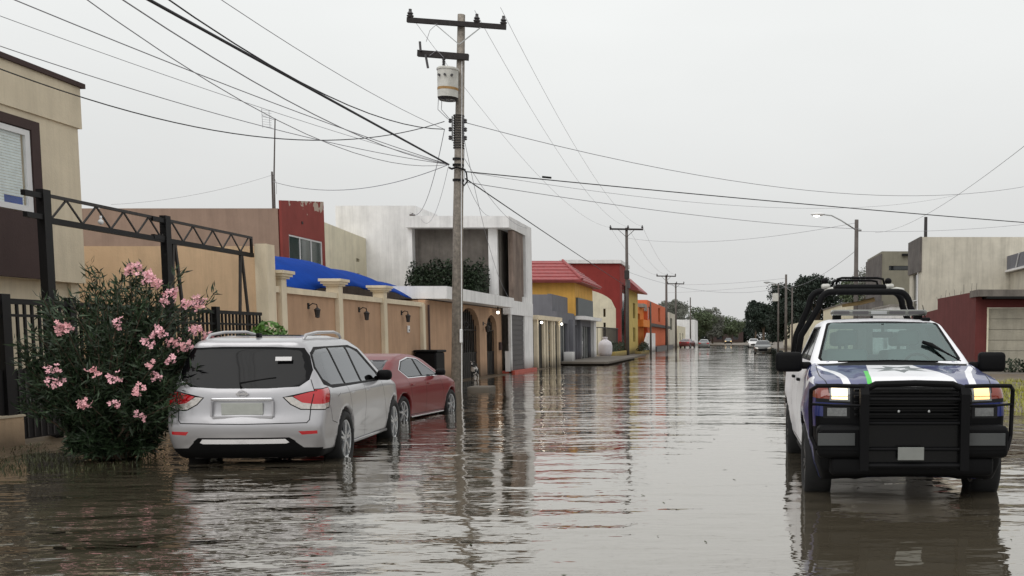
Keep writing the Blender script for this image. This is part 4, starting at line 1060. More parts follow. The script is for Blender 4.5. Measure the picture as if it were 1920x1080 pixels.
b = MB(); b.tube([(-10.5, 16.4, 2.86), (-10.5, 26, 2.5)], .03, 8); b.build('edge_rail', M['iron'], t)

# 8 peach street wall
t = thing('peach_wall', 'peach plastered street wall with cream pillars and capitals beside the red car', 'wall', (-10, 20.5, 0), xr=-10)
b = MB(); b.box(-10.2, -10.0, 16.05, 25.1, -.12, 2.62); b.build('wall', M['peach'], t)
b = MB(); b.box(-10.28, -9.92, 16.05, 25.1, 2.62, 2.76); b.build('coping', M['trimcream'], t)
b = MB(); b.box(-10.0, -9.96, 16.05, 25.1, -.12, .35); b.build('plinth', M['peach'], t)
for y in (16.35, 19.1, 21.9, 24.95):
    b = MB(); b.box(-10.24, -9.88, y-.11, y+.11, -.12, 2.94 if y < 24 else 2.7)
    p_ = b.build('pillar', M['trimcream'], t)
    if y < 24:
        b = MB(); b.box(-10.29, -9.83, y-.17, y+.17, 2.94, 2.99); b.box(-10.34, -9.78, y-.22, y+.22, 2.99, 3.05); b.box(-10.38, -9.74, y-.26, y+.26, 3.05, 3.12); b.build('capital', M['trimcream'], p_)
def wall_lamp(y, z, label, x=-10.0):
    t = thing('wall_lamp', label, 'lamp', (x, y, z), 0, 'wrought iron wall lamps on the peach wall')
    b = MB(); b.box(x, x+.02, y-.16, y-.06, z+.06, z+.20); b.tube([(x+.02, y-.11, z+.13), (x+.10, y-.09, z+.19), (x+.17, y, z+.17), (x+.17, y+.02, z+.10)], .014, 6); b.build('bracket', M['black'], t)
    b = MB(); b.lathe([(.015, .10), (.09, .04), (.075, .02), (.055, -.12), (.065, -.14), (.02, -.16)], 8, Matrix.Translation((x+.17, y+.02, z))); b.build('lantern', M['iron'], t)
wall_lamp(17.7, 2.24, 'black wrought iron wall lamp in the first peach panel, nearest the tan wall')
wall_lamp(20.45, 2.24, 'black wrought iron wall lamp in the middle peach panel, above the silver car')
wall_lamp(23.4, 2.24, 'black wrought iron wall lamp in the third peach panel, above the small white intercom')
t = thing('intercom', 'small white intercom box on the peach wall', 'intercom', (-10, 23.8, 1.85)); b = MB(); b.add(*rbox(-10.0, -9.95, 23.7, 23.88, 1.76, 1.98, .015)); b.build('box', M['frame'], t); b = MB(); b.box(-9.952, -9.945, 23.75, 23.83, 1.80, 1.86); b.build('speaker', M['shutter'], t)
t = thing('rubbish_bin', 'tall black rubbish bin against the peach wall beyond the red car', 'bin', (-9.6, 24.7, 0))
b = MB(); b.add(*rbox(-9.95, -9.25, 24.1, 25.15, -.1, 1.12, .05)); b.build('body', M['blackplastic'], t, smooth=False)
b = MB(); b.add(*rbox(-9.98, -9.2, 24.05, 25.2, 1.12, 1.2, .03)); b.build('lid', M['blackplastic'], t)

# 9 peach garage front with arches
t = thing('arched_garage', 'peach garage front with arched iron gates under a white flat canopy', 'garage', (-10, 29.5, 0), xr=-9.9)
holes = [(28.5, 31.0, -.2, 2.15), (31.95, 33.45, -.2, 2.05)]
b = MB(); b.wall('x', -10.15, -9.9, 25.12, 34.2, -.12, 2.86, [(28.5, 31.0, -.2, 2.75), (31.95, 33.45, -.2, 2.55)])
for a0, a1, zs in ((28.5, 31.0, 1.95), (31.95, 33.45, 1.95)):
    r = (a1-a0)/2; cy = (a0+a1)/2; zt = 2.75 if a0 < 30 else 2.55; hh = zt-zs
    for s_ in (-1, 1):
        pts = [(cy+s_*r*sin(q*pi/16), zs+hh*cos(q*pi/16)) for q in range(9)]
        poly = [(cy, zt+.001)]+pts[1:]+[(cy+s_*r, zt+.001)]
        for k in range(8):
            p0 = (cy+s_*r*sin(k*pi/16), zs+hh*cos(k*pi/16)); p1 = (cy+s_*r*sin((k+1)*pi/16), zs+hh*cos((k+1)*pi/16))
            b.prism([p0, p1, (p1[0], zt), (p0[0], zt)], 'x', -10.15, -9.9)
b.box(-14, -10.15, 25.3, 34.2, 2.7, 2.86)
b.build('wall', M['peach'], t)
b = MB(); b.box(-13.8, -9.2, 25.3, 33.85, 2.9, 3.32); b.build('canopy_slab', M['white'], t)
for a0, a1, zs, nm in ((28.5, 31.0, 2.72, 11), (31.95, 33.45, 2.5, 7)):
    b = MB()
    for k in range(nm):
        y = a0+.08+(a1-a0-.16)*k/(nm-1); b.box(-10.06, -10.03, y-.015, y+.015, -.1, zs-.75*abs((y-(a0+a1)/2)/((a1-a0)/2))**2.2)
    for z in (.05, 1.0, 1.9): b.box(-10.065, -10.025, a0+.02, a1-.02, z-.02, z+.02)
    b.box(-10.05, -10.04, a0+.05, a1-.05, -.1, 1.0)
    cy = (a0+a1)/2
    for k in range(4):
        b.tube([(-10.045, cy+(.35+.1*k)*cos(a*pi/6)*(1 if k % 2 else -1)*.5, 2.1+.13*sin(a*pi/6)) for a in range(12)], .012, 5)
    b.build('iron_gate', M['black'], t)
b = MB(); b.box(-13.9, -13.8, 25.3, 34.2, -.1, 2.7); b.build('back_wall', M['concrete'], t)
t = thing('garage_lantern', 'dark hanging lantern between the two garage arches', 'lamp', (-9.9, 31.5, 2)); b = MB(); b.box(-9.9, -9.88, 31.4, 31.55, 2.1, 2.25); b.lathe([(.02, .14), (.11, .06), (.08, -.14), (.02, -.18)], 8, Matrix.Translation((-9.72, 31.5, 1.98))); b.bar((-9.88, 31.5, 2.2), (-9.72, 31.5, 2.12), .02); b.build('lantern', M['iron'], t)
t = thing('porch_light', 'small lit bulb under the white canopy slab', 'lamp', (-9.75, 32.8, 2.6)); b = MB(); b.ball((-9.6, 32.6, 2.66), .06, 10, 8); b.build('bulb', M['lamp'], t, smooth=True); b = MB(); b.cyl(-9.6, 32.6, 2.70, 2.9, .03); b.build('holder', M['iron'], t)
t = thing('notice_box', 'small dark meter box beside the narrow arch', 'meter box', (-9.9, 33.8, 1.2)); b = MB(); b.add(*rbox(-9.9, -9.8, 33.65, 33.9, 1.05, 1.4, .02)); b.build('box', M['brown'], t)
t = thing('drain_pipe', 'thin brown vertical pipe where the peach wall meets the arched garage', 'pipe', (-9.95, 25.3, 0)); b = MB(); b.cyl(-9.84, 25.22, -.1, 2.7, .035, n=8); b.build('pipe', M['brown'], t)

# 10 white modern house
t = thing('white_modern_house', 'white two storey concrete house with grey recessed walls and charcoal garage shutter', 'house', (-12, 36, 0), xr=-9.5)
b = MB()
b.box(-14.2, -9.5, 34.3, 38.35, 6.42, 6.92)              # roof slab
b.box(-14.2, -14.0, 34.5, 38.3, 3.3, 6.42)
b.wall('x', -9.8, -9.5, 36.55, 38.35, -.1, 6.42, [(36.5, 37.2, 3.5, 6.42), (36.5, 36.75, -.1, 2.62)])
b.box(-9.62, -9.5, 34.3, 34.48, -.1, 2.62)
b.box(-9.82, -9.48, 34.2, 38.36, 2.62, 3.25)              # band above the garage door
b.box(-10.55, -10.15, 34.6, 34.8, 3.3, 6.42); 
b.wall('y', 38.1, 38.35, -17.9, -9.8, -.1, 6.42)
b.build('wall', M['white'], t)
b = MB(); b.box(-17.95, -14.2, 35.5, 38.3, 0, 7.55); b.build('tower_block', M['white'], t)
b = MB(); b.box(-14.0, -10.55, 34.85, 35.0, 3.3, 6.42); b.box(-10.3, -10.1, 35.0, 37.2, 3.3, 6.42); b.build('recessed_wall', M['concrete'], t)
b = MB(); b.box(-9.78, -9.56, 35.1, 36.9, 3.12, 6.40); b.build('stained_panel', M['concrete_brown'], t)
b = MB(); b.box(-14, -9.8, 34.4, 38.1, 3.1, 3.29); b.build('floor_slab', M['slab'], t)
shutter(t, 'x', -9.60, 34.48, 36.75, .12, 2.62, 'shutter', 11, 'garage_shutter')
b = MB(); b.box(-9.95, -9.35, 34.3, 38.5, -.1, .13); b.build('red_step', M['redkerb'], t)
b = MB(); b.cyl(-14.3, 35.4, 3.2, 7.2, .04, n=8); b.box(-14.42, -14.2, 35.34, 35.46, 7.0, 7.15); b.build('service_pipe', M['poledark'], t)
b = MB(); b.box(-9.78, -9.55, 34.28, 34.3, .1, 1.0); b.build('poster_patch', M['frame'], t)

# hedge on the terrace
rng = random.Random(3)
def leafblob(c, r, n, rng, flat=1.):
    out = []
    while len(out) < n:
        p = (rng.uniform(-1, 1), rng.uniform(-1, 1), rng.uniform(-1, 1)); d = sqrt(sum(q*q for q in p))
        if d > 1 or d < .45 and rng.random() < .7: continue
        out.append((c[0]+p[0]*r[0], c[1]+p[1]*r[1], c[2]+p[2]*r[2]*flat))
    return out
b = MB()
for k in range(16):
    x = -13.9+k*.21; b.leaves(leafblob((x, 34.3+rng.uniform(-.1, .1), 3.95+rng.uniform(-.1, .25)), (.36, .4, .8+rng.uniform(0, .4)), 420, rng), .14, .5, rng)
hd = thing('terrace_hedge', 'dark leafy hedge growing on the terrace in front of the grey wall', 'hedge', (-12, 34.3, 3.3), xr=-9.5); o = b.build('foliage', M['leafdark'], hd, normals=False)
b = MB(); b.box(-14, -10.6, 34.15, 34.45, 3.32, 3.55); b.build('planter', M['concrete'], hd)

# 11 cream post carport
t = thing('cream_carport', 'narrow carport front of cream posts and beam with two lit bulbs', 'carport', (-9.5, 42, 0), xr=-9.5)
for y in (39.2, 40.7, 41.4, 42.5, 43.1, 44.4):
    b = MB(); b.box(-9.65, -9.45, y-.14, y+.14, -.1, 2.5); b.build('post', M['trimcream'], t)
b = MB(); b.box(-9.8, -9.35, 38.9, 44.7, 2.5, 2.72); b.build('beam', M['trimcream'], t)
b = MB(); b.box(-9.62, -9.58, 39.4, 44.2, -.1, 2.5); b.build('gate_sheet', M['black'], t)
for y in (39.4, 44.3):
    b = MB(); b.ball((-9.3, y, 2.36), .065, 8, 6); b.build('bulb', M['lamp'], t, smooth=True)
b = MB()
for y in (41.8, 42.2):
    for k in range(7): b.box(-9.56, -9.54, y-.3, y+.3, .3+.3*k, .33+.3*k)
b.build('gate_bars', M['rust'], t)
b = MB(); b.box(-17, -9.8, 38.4, 44.6, 2.3, 2.5); b.wall('x', -17, -16.8, 38.4, 44.6, 0, 2.3); b.build('roof', M['slab'], t)

# 12 grey house
t = thing('grey_house', 'low grey house with dark glass doors behind the concrete slab', 'house', (-10, 50, 0), xr=-9.6)
b = MB(); b.wall('x', -10.0, -9.75, 45.0, 57.5, -.05, 3.1, [(45.9, 48.2, .1, 2.45), (49.5, 51.2, .1, 2.4), (52.6, 56.3, .1, 2.35)])
b.wall('y', 45.0, 45.2, -20, -10.0, -.05, 4.05); b.box(-20, -10, 45.2, 57.5, 3.0, 3.12); b.box(-9.75, -9.5, 48.6, 49.3, 0, 2.7); b.box(-9.75, -9.55, 51.4, 51.9, 0, 2.7); b.wall('x', -10.3, -10.1, 45.2, 50, 3.1, 4.1)
b.build('wall', M['greywall'], t)
b = MB(); b.box(-9.95, -9.9, 45.9, 48.2, .1, 2.45); b.box(-9.95, -9.9, 49.5, 51.2, .1, 2.4); b.box(-9.95, -9.9, 52.6, 56.3, .1, 2.35); b.build('dark_door', M['pane'], t)
b = MB()
for y in (46.6, 47.4, 50.3, 53.5, 54.5, 55.4): b.box(-9.89, -9.84, y-.05, y+.05, .1, 2.4)
b.build('mullion', M['alu'], t)
b = MB(); b.box(-10, -9.1, 50.6, 57.3, 2.75, 2.98); b.build('white_ledge', M['white'], t)
b = MB(); b.box(-10.4, -9.55, 50.7, 56.3, 3.0, 4.15); b.build('balcony_box', M['slate'], t)
b = MB(); b.box(-9.75, -9.5, 56.4, 57.3, 0, 2.75); b.build('white_pillar', M['white'], t)
b = MB(); b.box(-9.7, -9.2, 46.6, 47.6, .2, .75); tag(b.build('planter_box', M['white'], loc=(-9.45, 47, .2)), 'square white planter box on the concrete slab', 'planter')
t = thing('concrete_slab', 'raised grey concrete slab jutting out of the water before the grey house', 'slab', (-8.3, 52, 0), xr=-8)
b = MB(); b.box(-9.7, -6.9, 45.6, 61, .10, .22); b.build('slab_top', M['slab'], t); b = MB(); b.box(-9.7, -7.2, 46.0, 60.8, -.1, .10); b.build('slab_base', M['concrete'], t)

# 13 tiled house
t = thing('tiled_roof_house', 'yellow house with a red ribbed tile hip roof', 'house', (-14, 51, 0), xr=-9.7)
b = MB(); b.wall('y', 50.3, 50.5, -22, -9.7, 3.0, 5.2, [(-16, -14, 4, 5)]); b.wall('x', -9.9, -9.7, 50.5, 57, 3.0, 5.2); b.wall('x', -22, -21.8, 50.5, 57, 0, 5.2); b.wall('y', 56.8, 57, -21.8, -9.9, 0, 5.2); b.build('wall', M['yellow'], t)
b = MB(); nr = 6
for k in range(nr):
    u0, u1 = k/nr, (k+1)/nr
    def P_(u, lift=0): return (49.75+u*3.3, 5.18+u*1.5+lift)
    (ya, za), (yb, zb) = P_(u0, .06), P_(u1, 0)
    xa, xb = -9.1-u0*1.9, -9.1-u1*1.9
    b.add([(-23, ya, za), (xa, ya, za), (xb, yb, zb), (-23, yb, zb), (-23, ya, za-.08), (xa, ya, za-.08)], [(0, 1, 2, 3), (4, 5, 1, 0)])
    b.add([(xa, ya, za), (xa, 57.6-u0*3.3, za), (xb, 57.6-u1*3.3, zb), (xb, yb, zb), (xa, ya, za-.08), (xa, 57.6-u0*3.3, za-.08)], [(0, 1, 2, 3), (0, 1, 5, 4)])
b.box(-23, -9.15, 49.8, 57.5, 5.06, 5.12); b.box(-23, -11, 53.0, 54.3, 6.60, 6.68)
b.tube([(-9.1, 49.75, 5.25), (-11, 53.05, 6.72)], .09, 8)
b.build('roof', M['tile'], t)
b = MB(); b.box(-10.0, -9.62, 50.22, 50.3, 3.6, 5.0); b.build('corner_pipe', M['iron'], t) if False else None

# 14 red and cream house
t = thing('red_house', 'tall red and cream house with white parapet and slit windows behind the iron fence', 'house', (-12, 70, 0), xr=-9.5)
b = MB(); b.wall('y', 70, 70.2, -14.5, -9.5, 4.2, 8.0); b.wall('x', -9.7, -9.5, 70.2, 75.8, 4.2, 8.0, [(71.5, 75.0, 4.2, 6.3)]); b.wall('x', -14.5, -14.3, 70.2, 75.8, 0, 8.0); b.wall('y', 75.6, 75.8, -14.3, -9.7, 0, 8.0); b.box(-14.3, -9.7, 70.2, 75.6, 7.6, 7.75)
b.box(-9.85, -9.45, 69.9, 70.6, 0, 4.2); b.box(-9.85, -9.45, 75.0, 75.9, 0, 6.3)
b.build('red_wall', M['red'], t)
b = MB(); b.wall('y', 69.94, 70.14, -14.6, -9.86, -.1, 4.15, [(-10.95, -10.75, 3.4, 4.1), (-10.95, -10.75, 1.2, 2.9)])
for k in range(12):
    a0, a1 = k/12, (k+1)/12
    b.prism([(-14.2+a0*4.3, 4.14), (-14.2+a1*4.3, 4.14), (-14.2+a1*4.3, 4.14+2.0*sqrt(max(0, 1-(a1*1.0)**2))*.9), (-14.2+a0*4.3, 4.14+2.0*sqrt(max(0, 1-a0**2))*.9)], 'y', 69.94, 70.0)
b.build('cream_wall', M['cream'], t)
b = MB(); b.box(-14.7, -9.35, 69.85, 75.9, 8.0, 8.3); b.build('parapet', M['white'], t)
b = MB(); b.box(-10.95, -10.75, 70.0, 70.04, 3.4, 4.1); b.box(-10.95, -10.75, 70.0, 70.04, 1.2, 2.9); b.box(-9.66, -9.62, 71.5, 75, .3, 6.3); b.build('slit_window', M['pane'], t)
t = thing('iron_fence', 'thin black iron fence in front of the red house', 'fence', (-10.5, 64, 0), xr=-9.6)
b = MB()
for k in range(26): b.box(-9.62, -9.58, 60.8+k*.33-.015, 60.8+k*.33+.015, .3, 2.35)
for k in range(8): x = -9.7-k*.3; b.box(x-.015, x+.015, 60.78, 60.82, .3, 2.35)
b.box(-9.63, -9.57, 60.8, 69.3, 2.33, 2.4); b.box(-12, -9.6, 60.77, 60.83, 2.33, 2.4); b.box(-9.63, -9.57, 60.8, 69.3, .3, .35); b.build('bars', M['iron'], t)
t = thing('water_jar', 'large white rounded plastic jar standing by the iron fence', 'jar', (-9.3, 60.2, .15))
b = MB(); b.lathe([(.0, 0), (.42, .0), (.52, .25), (.54, .8), (.46, 1.05), (.25, 1.2), (.16, 1.26), (.16, 1.36), (0, 1.36)], 20, Matrix.Translation((-9.3, 60.1, .2))); b.build('jar', M['tankwhite'], t, smooth=True)
b = MB(); b.lathe([(.0, 1.36), (.2, 1.36), (.2, 1.44), (0, 1.46)], 16, Matrix.Translation((-9.3, 60.1, .2))); b.build('lid', M['tankwhite'], t)
t = thing('yellow_planter', 'low yellow planter wall with shrubs before the red house', 'planter', (-8.9, 65, 0), xr=-8.9)
b = MB(); b.wall('x', -8.95, -8.8, 61.8, 70.6, 0, .5); b.wall('y', 61.8, 61.95, -9.5, -8.95, 0, .5); b.box(-9.5, -8.95, 61.95, 70.6, 0, .3); b.build('wall', M['yellow_pale'], t)
b = MB()
for k in range(9): b.leaves(leafblob((-9.25, 62.5+k*.95, .8), (.35, .6, .5), 120, rng), .14, .5, rng)
b.build('shrub', M['leafdark'], t, normals=False)
t = thing('pavement_step', 'pale concrete kerb step below the yellow planter', 'step', (-8.5, 66, 0), xr=-8.5); b = MB(); b.box(-9.4, -7.7, 61.2, 74, -.1, .10); b.build('step', M['slab'], t)

# 15 narrow yellow house with eave
t = thing('yellow_house', 'narrow pale yellow house front with dark tiled eave and stacked windows', 'house', (-10, 80, 0), xr=-9.5)
b = MB(); block(b, -16, -9.5, 76.2, 83.5, -.1, 6.2, E=[(79.3, 81.3, 3.5, 5.0), (79.3, 81.3, 1.2, 2.6)], par=.1); b.build('wall', M['yellow_pale'], t)
b = MB(); b.prism([(-16.2, 7.6), (-10.2, 7.6), (-8.55, 6.15), (-8.55, 6.0), (-10.3, 6.2), (-16.2, 6.2)], 'y', 75.95, 83.9); b.build('roof', M['tile'], t)
b = MB(); b.box(-9.66, -9.62, 79.3, 81.3, 3.5, 5.0); b.box(-9.66, -9.62, 79.3, 81.3, 1.2, 2.6); b.build('window', M['pane'], t)
t = thing('white_low_wall', 'short white wall in front of the orange house', 'wall', (-8.8, 88, 0), xr=-8.85)
b = MB(); b.prism([(84, -.1), (94.5, -.1), (94.5, 2.1), (86.5, 2.1), (84, 1.2)], 'x', -8.95, -8.75); b.box(-9.6, -8.95, 94.3, 94.5, -.1, 2.1); b.build('wall', M['white'], t)
t = thing('roadside_shrub', 'low spreading olive green shrub at the water edge before the white wall', 'shrub', (-8.6, 82, 0), xr=-8.7)
b = MB()
for k in range(7): b.leaves(leafblob((-8.7, 78+k*1.1, .35+.5*sin(k/6*pi)), (.4, .7, .35), 110, rng), .16, .5, rng)
b.build('foliage', M['leafdark'], t, normals=False); b = MB(); b.box(-9.0, -8.4, 76.5, 84, -.05, .28); b.build('bed', M['yellow_pale'], t)

# 16 orange house
t = thing('orange_house', 'two storey orange house with rounded corner, dark ledge and amber balcony', 'house', (-11, 100, 0), xr=-9.5)
b = MB(); block(b, -18, -9.5, 93, 121, -.1, 5.9, E=[(94, 97.5, 3.7, 5.2), (107, 109.5, 3.7, 5.5)], par=.3)
b.build('wall', M['orange'], t)
b = MB(); block(b, -17, -9.9, 84, 93, -.1, 4.9, E=[(86, 89, 3.0, 4.2)], S=[], par=.2); b.build('amber_wall', M['orange_light'], t)
b = MB(); b.box(-9.55, -9.0, 92.8, 121.2, 2.9, 3.25); b.build('ledge', M['iron'], t)
b = MB(); b.box(-9.9, -9.1, 85, 92.6, 2.75, 3.5); b.build('balcony', M['orange_light'], t)
b = MB(); b.box(-9.7, -9.66, 94, 97.5, 3.7, 5.2); b.box(-9.7, -9.66, 107, 109.5, 3.7, 5.5); b.box(-10.1, -10.05, 86, 89, 3.0, 4.2); b.build('window', M['pane'], t)
b = MB(); b.box(-12, -9.4, 88, 91.5, 4.9, 5.3); b.box(-9.8, -9.5, 92.2, 92.9, 4.6, 5.1); b.build('rooftop_shed', M['slab'], t)
t = thing('dark_plinth', 'long dark planter kerb at the foot of the orange house', 'kerb', (-9, 105, 0), xr=-9.0); b = MB(); b.box(-9.4, -8.6, 95, 121, -.1, .55); b.build('kerb', M['shutter'], t)
# 17 far left houses
def simple_house(name, label, x0, x1, y0, y1, z1, m, E=(), S=(), pane='pane', trim=None, face='E'):
    t = thing(name, label, 'house', ((x0+x1)/2, (y0+y1)/2, 0), xr=x1 if face == 'E' else x0)
    b = MB(); block(b, x0, x1, y0, y1, -.1, z1, E=[h for h in E] if face == 'E' else [], Wh=[h for h in E] if face == 'W' else [], S=S); b.build('wall', M[m], t)
    for h in E:
        b = MB(); xx = x1-.12 if face == 'E' else x0+.08
        b.box(xx, xx+.04, h[0], h[1], h[2], h[3]); b.build('window', M[pane], t)
    for h in S:
        b = MB(); b.box(h[0], h[1], y0+.1, y0+.14, h[2], h[3]); b.build('window', M[pane], t)
    if trim:
        b = MB(); b.box(x0-.08, x1+.08, y0-.08, y1+.08, z1, z1+.12); b.build('coping', M[trim], t)
    return t
simple_house('pale_house', 'narrow pale grey house with a dark window beyond the orange house', -16, -9.3, 123, 136, 5.4, 'gh', E=[(125, 129, 2.8, 4.6)])
simple_house('cream_house', 'low cream house between the far utility poles', -16, -9.0, 138, 160, 3.6, 'cream', E=[(142, 145, 1, 2.4), (150, 153, 1, 2.4)])
simple_house('white_box_house', 'plain white box building at the far end of the left side', -13, -7.5, 166, 180, 5.2, 'white', E=[(170, 172, 1, 2.2)])
simple_house('pink_house', 'low pinkish house at the far left end of the street', -15, -8.4, 181, 198, 3.0, 'taupe', E=[(185, 188, .8, 2.0)])
simple_house('far_red_house', 'low dark red house under the trees at the far end of the street', -7, 3, 262, 275, 3.4, 'brown', S=[(-5, -3, 1, 2.2), (0, 1.5, 1, 2.2)])
# ================================================================= RIGHT SIDE
t = thing('red_garage', 'maroon walled single storey garage with a grey sectional door behind the police truck', 'garage', (13, 43, 0), xr=10.5)
b = MB()
b.wall('x', 10.5, 10.75, 40.4, 47.4, -.1, 3.66); b.prism([(47.4, -.1), (54, -.1), (54, 2.9), (47.4, 3.1)], 'x', 10.5, 10.75)
b.wall('y', 40.4, 40.65, 10.75, 20, -.1, 3.05, [(10.98, 16.5, -.1, 2.95)]); b.box(10.75, 20, 40.4, 40.65, 3.05, 3.3); b.box(10.75, 20, 40.65, 46, 3.2, 3.4)
b.build('wall', M['darkred'], t)
b = MB(); b.box(10.45, 20.2, 39.9, 41.2, 3.42, 3.72); b.build('roof_slab', M['concrete'], t)
b = MB(); b.box(10.8, 20.2, 39.85, 40.4, 3.32, 3.42); b.build('fascia', M['black'], t)
shutter(t, 'y', 40.50, 11.03, 16.5, .05, 2.92, 'door', 6, 'garage_door', .05, .02)
b = MB(); b.box(10.96, 11.03, 40.38, 40.6, -.1, 2.95); b.build('door_jamb', M['cream'], t)
b = MB(); rg = random.Random(5)
for k in range(9): x = 10.6+rg.uniform(0, .1); y = 41+k*.9; b.bar((x, y, 3.6), (x+rg.uniform(-.05, .05), y, 3.8+rg.uniform(0, .35)), .012)
b.build('rebar', M['iron'], t)
t = thing('driveway', 'sloping grey concrete drive in front of the garage door', 'driveway', (12, 37, 0), xr=10.5); b = MB(); b.add([(8.8, 30, .05), (18, 30, .05), (18, 40.4, .16), (10.5, 40.4, .16), (8.8, 30, -.1), (18, 30, -.1), (18, 40.4, -.1), (10.5, 40.4, -.1)], [(0, 1, 2, 3), (0, 4, 5, 1), (1, 5, 6, 2), (2, 6, 7, 3), (3, 7, 4, 0)]); b.build('slab', M['slab'], t)

t = thing('grey_beige_house', 'large plain grey beige two storey house behind the maroon garage, with a balcony', 'house', (16, 56, 0), xr=11)
b = MB(); block(b, 11, 24, 53.8, 57.2, 0, 7.66, Wh=[(54.6, 56.3, 1.5, 5.6)], t=.22, par=.4)
b.box(15.9, 26, 47.5, 53.8, 0, 5.5)
b.build('wall', M['gh'], t)
b = MB(); b.box(10.9, 11.0, 53.76, 57.25, 5.6, 7.68); b.build('stone_band', M['stone'], t)
b = MB(); b.box(11.1, 11.14, 54.6, 56.3, 1.5, 5.6); b.build('tall_window', M['pane'], t)
b = MB(); b.bar((10.95, 54.55, 1.5), (10.95, 54.55, 5.7), .06); b.bar((10.95, 54.55, 3.9), (10.95, 56.4, 3.9), .05); b.build('window_frame', M['frame'], t)
b = MB(); b.box(15.7, 15.8, 47.3, 53.75, 5.66, 6.5); b.build('balcony_parapet', M['greywall'], t)
b = MB(); b.box(15.6, 26, 47.2, 53.76, 5.54, 5.66); b.build('balcony_slab', M['white'], t)
b = MB()
for y in (49.6, 52): b.bar((15.66, y, 5.7), (15.66, y-.5, 6.45), .05)
b.build('downpipe', M['frame'], t)

t = thing('olive_house', 'olive grey upper storey with a narrow slot window beside the street light', 'house', (14, 70, 0), xr=11)
b = MB(); block(b, 11, 20, 67.4, 74.4, 0, 8.2, S=[(11.5, 13.0, 6.75, 7.1)], t=.25, par=.5); b.build('wall', M['olive'], t)
b = MB(); b.box(11.5, 13.0, 67.55, 67.6, 6.75, 7.1); b.build('slot_window', M['pane'], t)
b = MB(); b.box(10.9, 11.0, 67.36, 74.5, 3.8, 8.0); b.build('stone_side', M['stone'], t)
b = MB(); b.box(12.4, 12.9, 67.2, 67.4, 7.85, 8.0); b.build('vent', M['black'], t)
simple_house('cream_row_house', 'pale cream house seen through the truck roll hoops', 9.6, 20, 77, 95, 4.6, 'cream', E=[(80, 82, 1, 2.6), (86, 88, 1, 2.6)], S=[(11, 12.2, 2.2, 3.4)], face='W', trim='concrete')
simple_house('low_white_house', 'low white house right of the cream one, behind the truck light bar', 10.2, 18, 58.5, 66, 3.7, 'white', S=[(12, 13.2, 1.2, 2.6)], E=[(60, 62, .8, 2.5)], face='W', trim='slab')
simple_house('brown_shop', 'small brown house front seen under the roll hoop beside the olive house', 9.8, 11, 66.5, 72.5, 4.4, 'stone', S=[(10.1, 10.6, 2.6, 3.6)], face='W')
t = thing('boundary_wall', 'pale cream boundary wall beside the far street light poles', 'wall', (7.5, 100, 0), xr=7.2)
b = MB(); b.box(7.2, 7.45, 84, 118, 0, 3.3); b.box(7.45, 12, 84, 84.25, 0, 3.3); b.build('wall', M['cream'], t)
simple_house('far_cream_house', 'small cream house beyond the boundary wall on the right', 8, 15, 120, 140, 3.8, 'cream', E=[(124, 127, 1, 2.5)], face='W')

# ================================================================= POLES
def insulator(mb, x, y, z, s=1):
    mb.lathe([(.012*s, -.10*s), (.012*s, 0), (.055*s, .0), (.07*s, .03*s), (.035*s, .05*s), (.06*s, .07*s), (.03*s, .11*s), (.03*s, .15*s), (0, .16*s)], 10, Matrix.Translation((x, y, z)))
t = thing('utility_pole', 'tall weathered utility pole with two crossarms and a white transformer can', 'utility pole', (-7.78, 22.35, 0))
b = MB(); b.tube([(-7.80, 22.35, -.2), (-7.76, 22.35, 5), (-7.66, 22.35, 10.82)], [.165, .145, .105], 18); b.build('pole', M['pole'], t, smooth=True)
b = MB(); b.bar((-9.17, 22.2, 10.60), (-6.35, 22.2, 10.46), .11, .13); arm = b.build('crossarm', M['arm'], t)
b = MB(); b.bar((-8.87, 22.2, 9.68), (-7.42, 22.2, 9.60), .13, .17); b.build('crossarm', M['arm'], t)
b = MB(); b.bar((-8.4, 22.17, 10.52), (-7.69, 22.17, 9.95), .025); b.bar((-7.05, 22.17, 10.44), (-7.67, 22.17, 9.95), .025); b.build('arm_brace', M['alu'], t)
for x in (-9.08, -7.18, -6.42):
    b = MB(); insulator(b, x, 22.2, 10.65-(x+9.17)*.05+.03, 1.5); b.build('insulator', M['ceramic'], t)
b = MB(); b.lathe([(.05, 0), (.28, -.02), (.315, -.05), (.315, -.09), (.295, -.10), (.285, -.86), (.24, -.92), (0, -.92)], 24, Matrix.Translation((-7.97, 22.05, 9.27))); b.box(-7.95, -7.75, 22.1, 22.3, 8.6, 9.1)
tr = b.build('transformer', M['tank'], t, smooth=False)
for k in range(3):
    a = -pi/2+(k-1)*.6; b = MB(); b.tube([(-7.97+.28*cos(a), 22.05+.28*sin(a), 9.0), (-7.97+.35*cos(a), 22.05+.35*sin(a), 9.0)], .035, 8); b.build('bushing', M['ceramic'], tr)
b = MB(); b.lathe([(.291, .0), (.293, .07)], 24, Matrix.Translation((-7.97, 22.05, 8.62))); b.build('rust_band', M['rust'], tr)
b = MB(); b.lathe([(.292, .0), (.245, -.07), (0, -.07)], 24, Matrix.Translation((-7.97, 22.05, 8.42))); b.build('tank_base', M['iron'], tr)
b = MB()
for k in range(5): b.lathe([(.03, 0), (.055, .02), (.03, .04)], 10, Matrix.Translation((-8.1, 22.1, 9.28+k*.05)))
b.cyl(-8.1, 22.1, 9.25, 9.56, .025, n=8); b.build('high_voltage_bushing', M['ceramic'], t)
b = MB(); b.tube([(-8.78, 22.1, 9.98), (-8.76, 22.1, 9.72)], .035, 8); b.tube([(-8.62, 22.1, 9.62), (-8.55, 22.1, 9.25)], .035, 8); b.build('fuse_cutout', M['ceramic'], t)
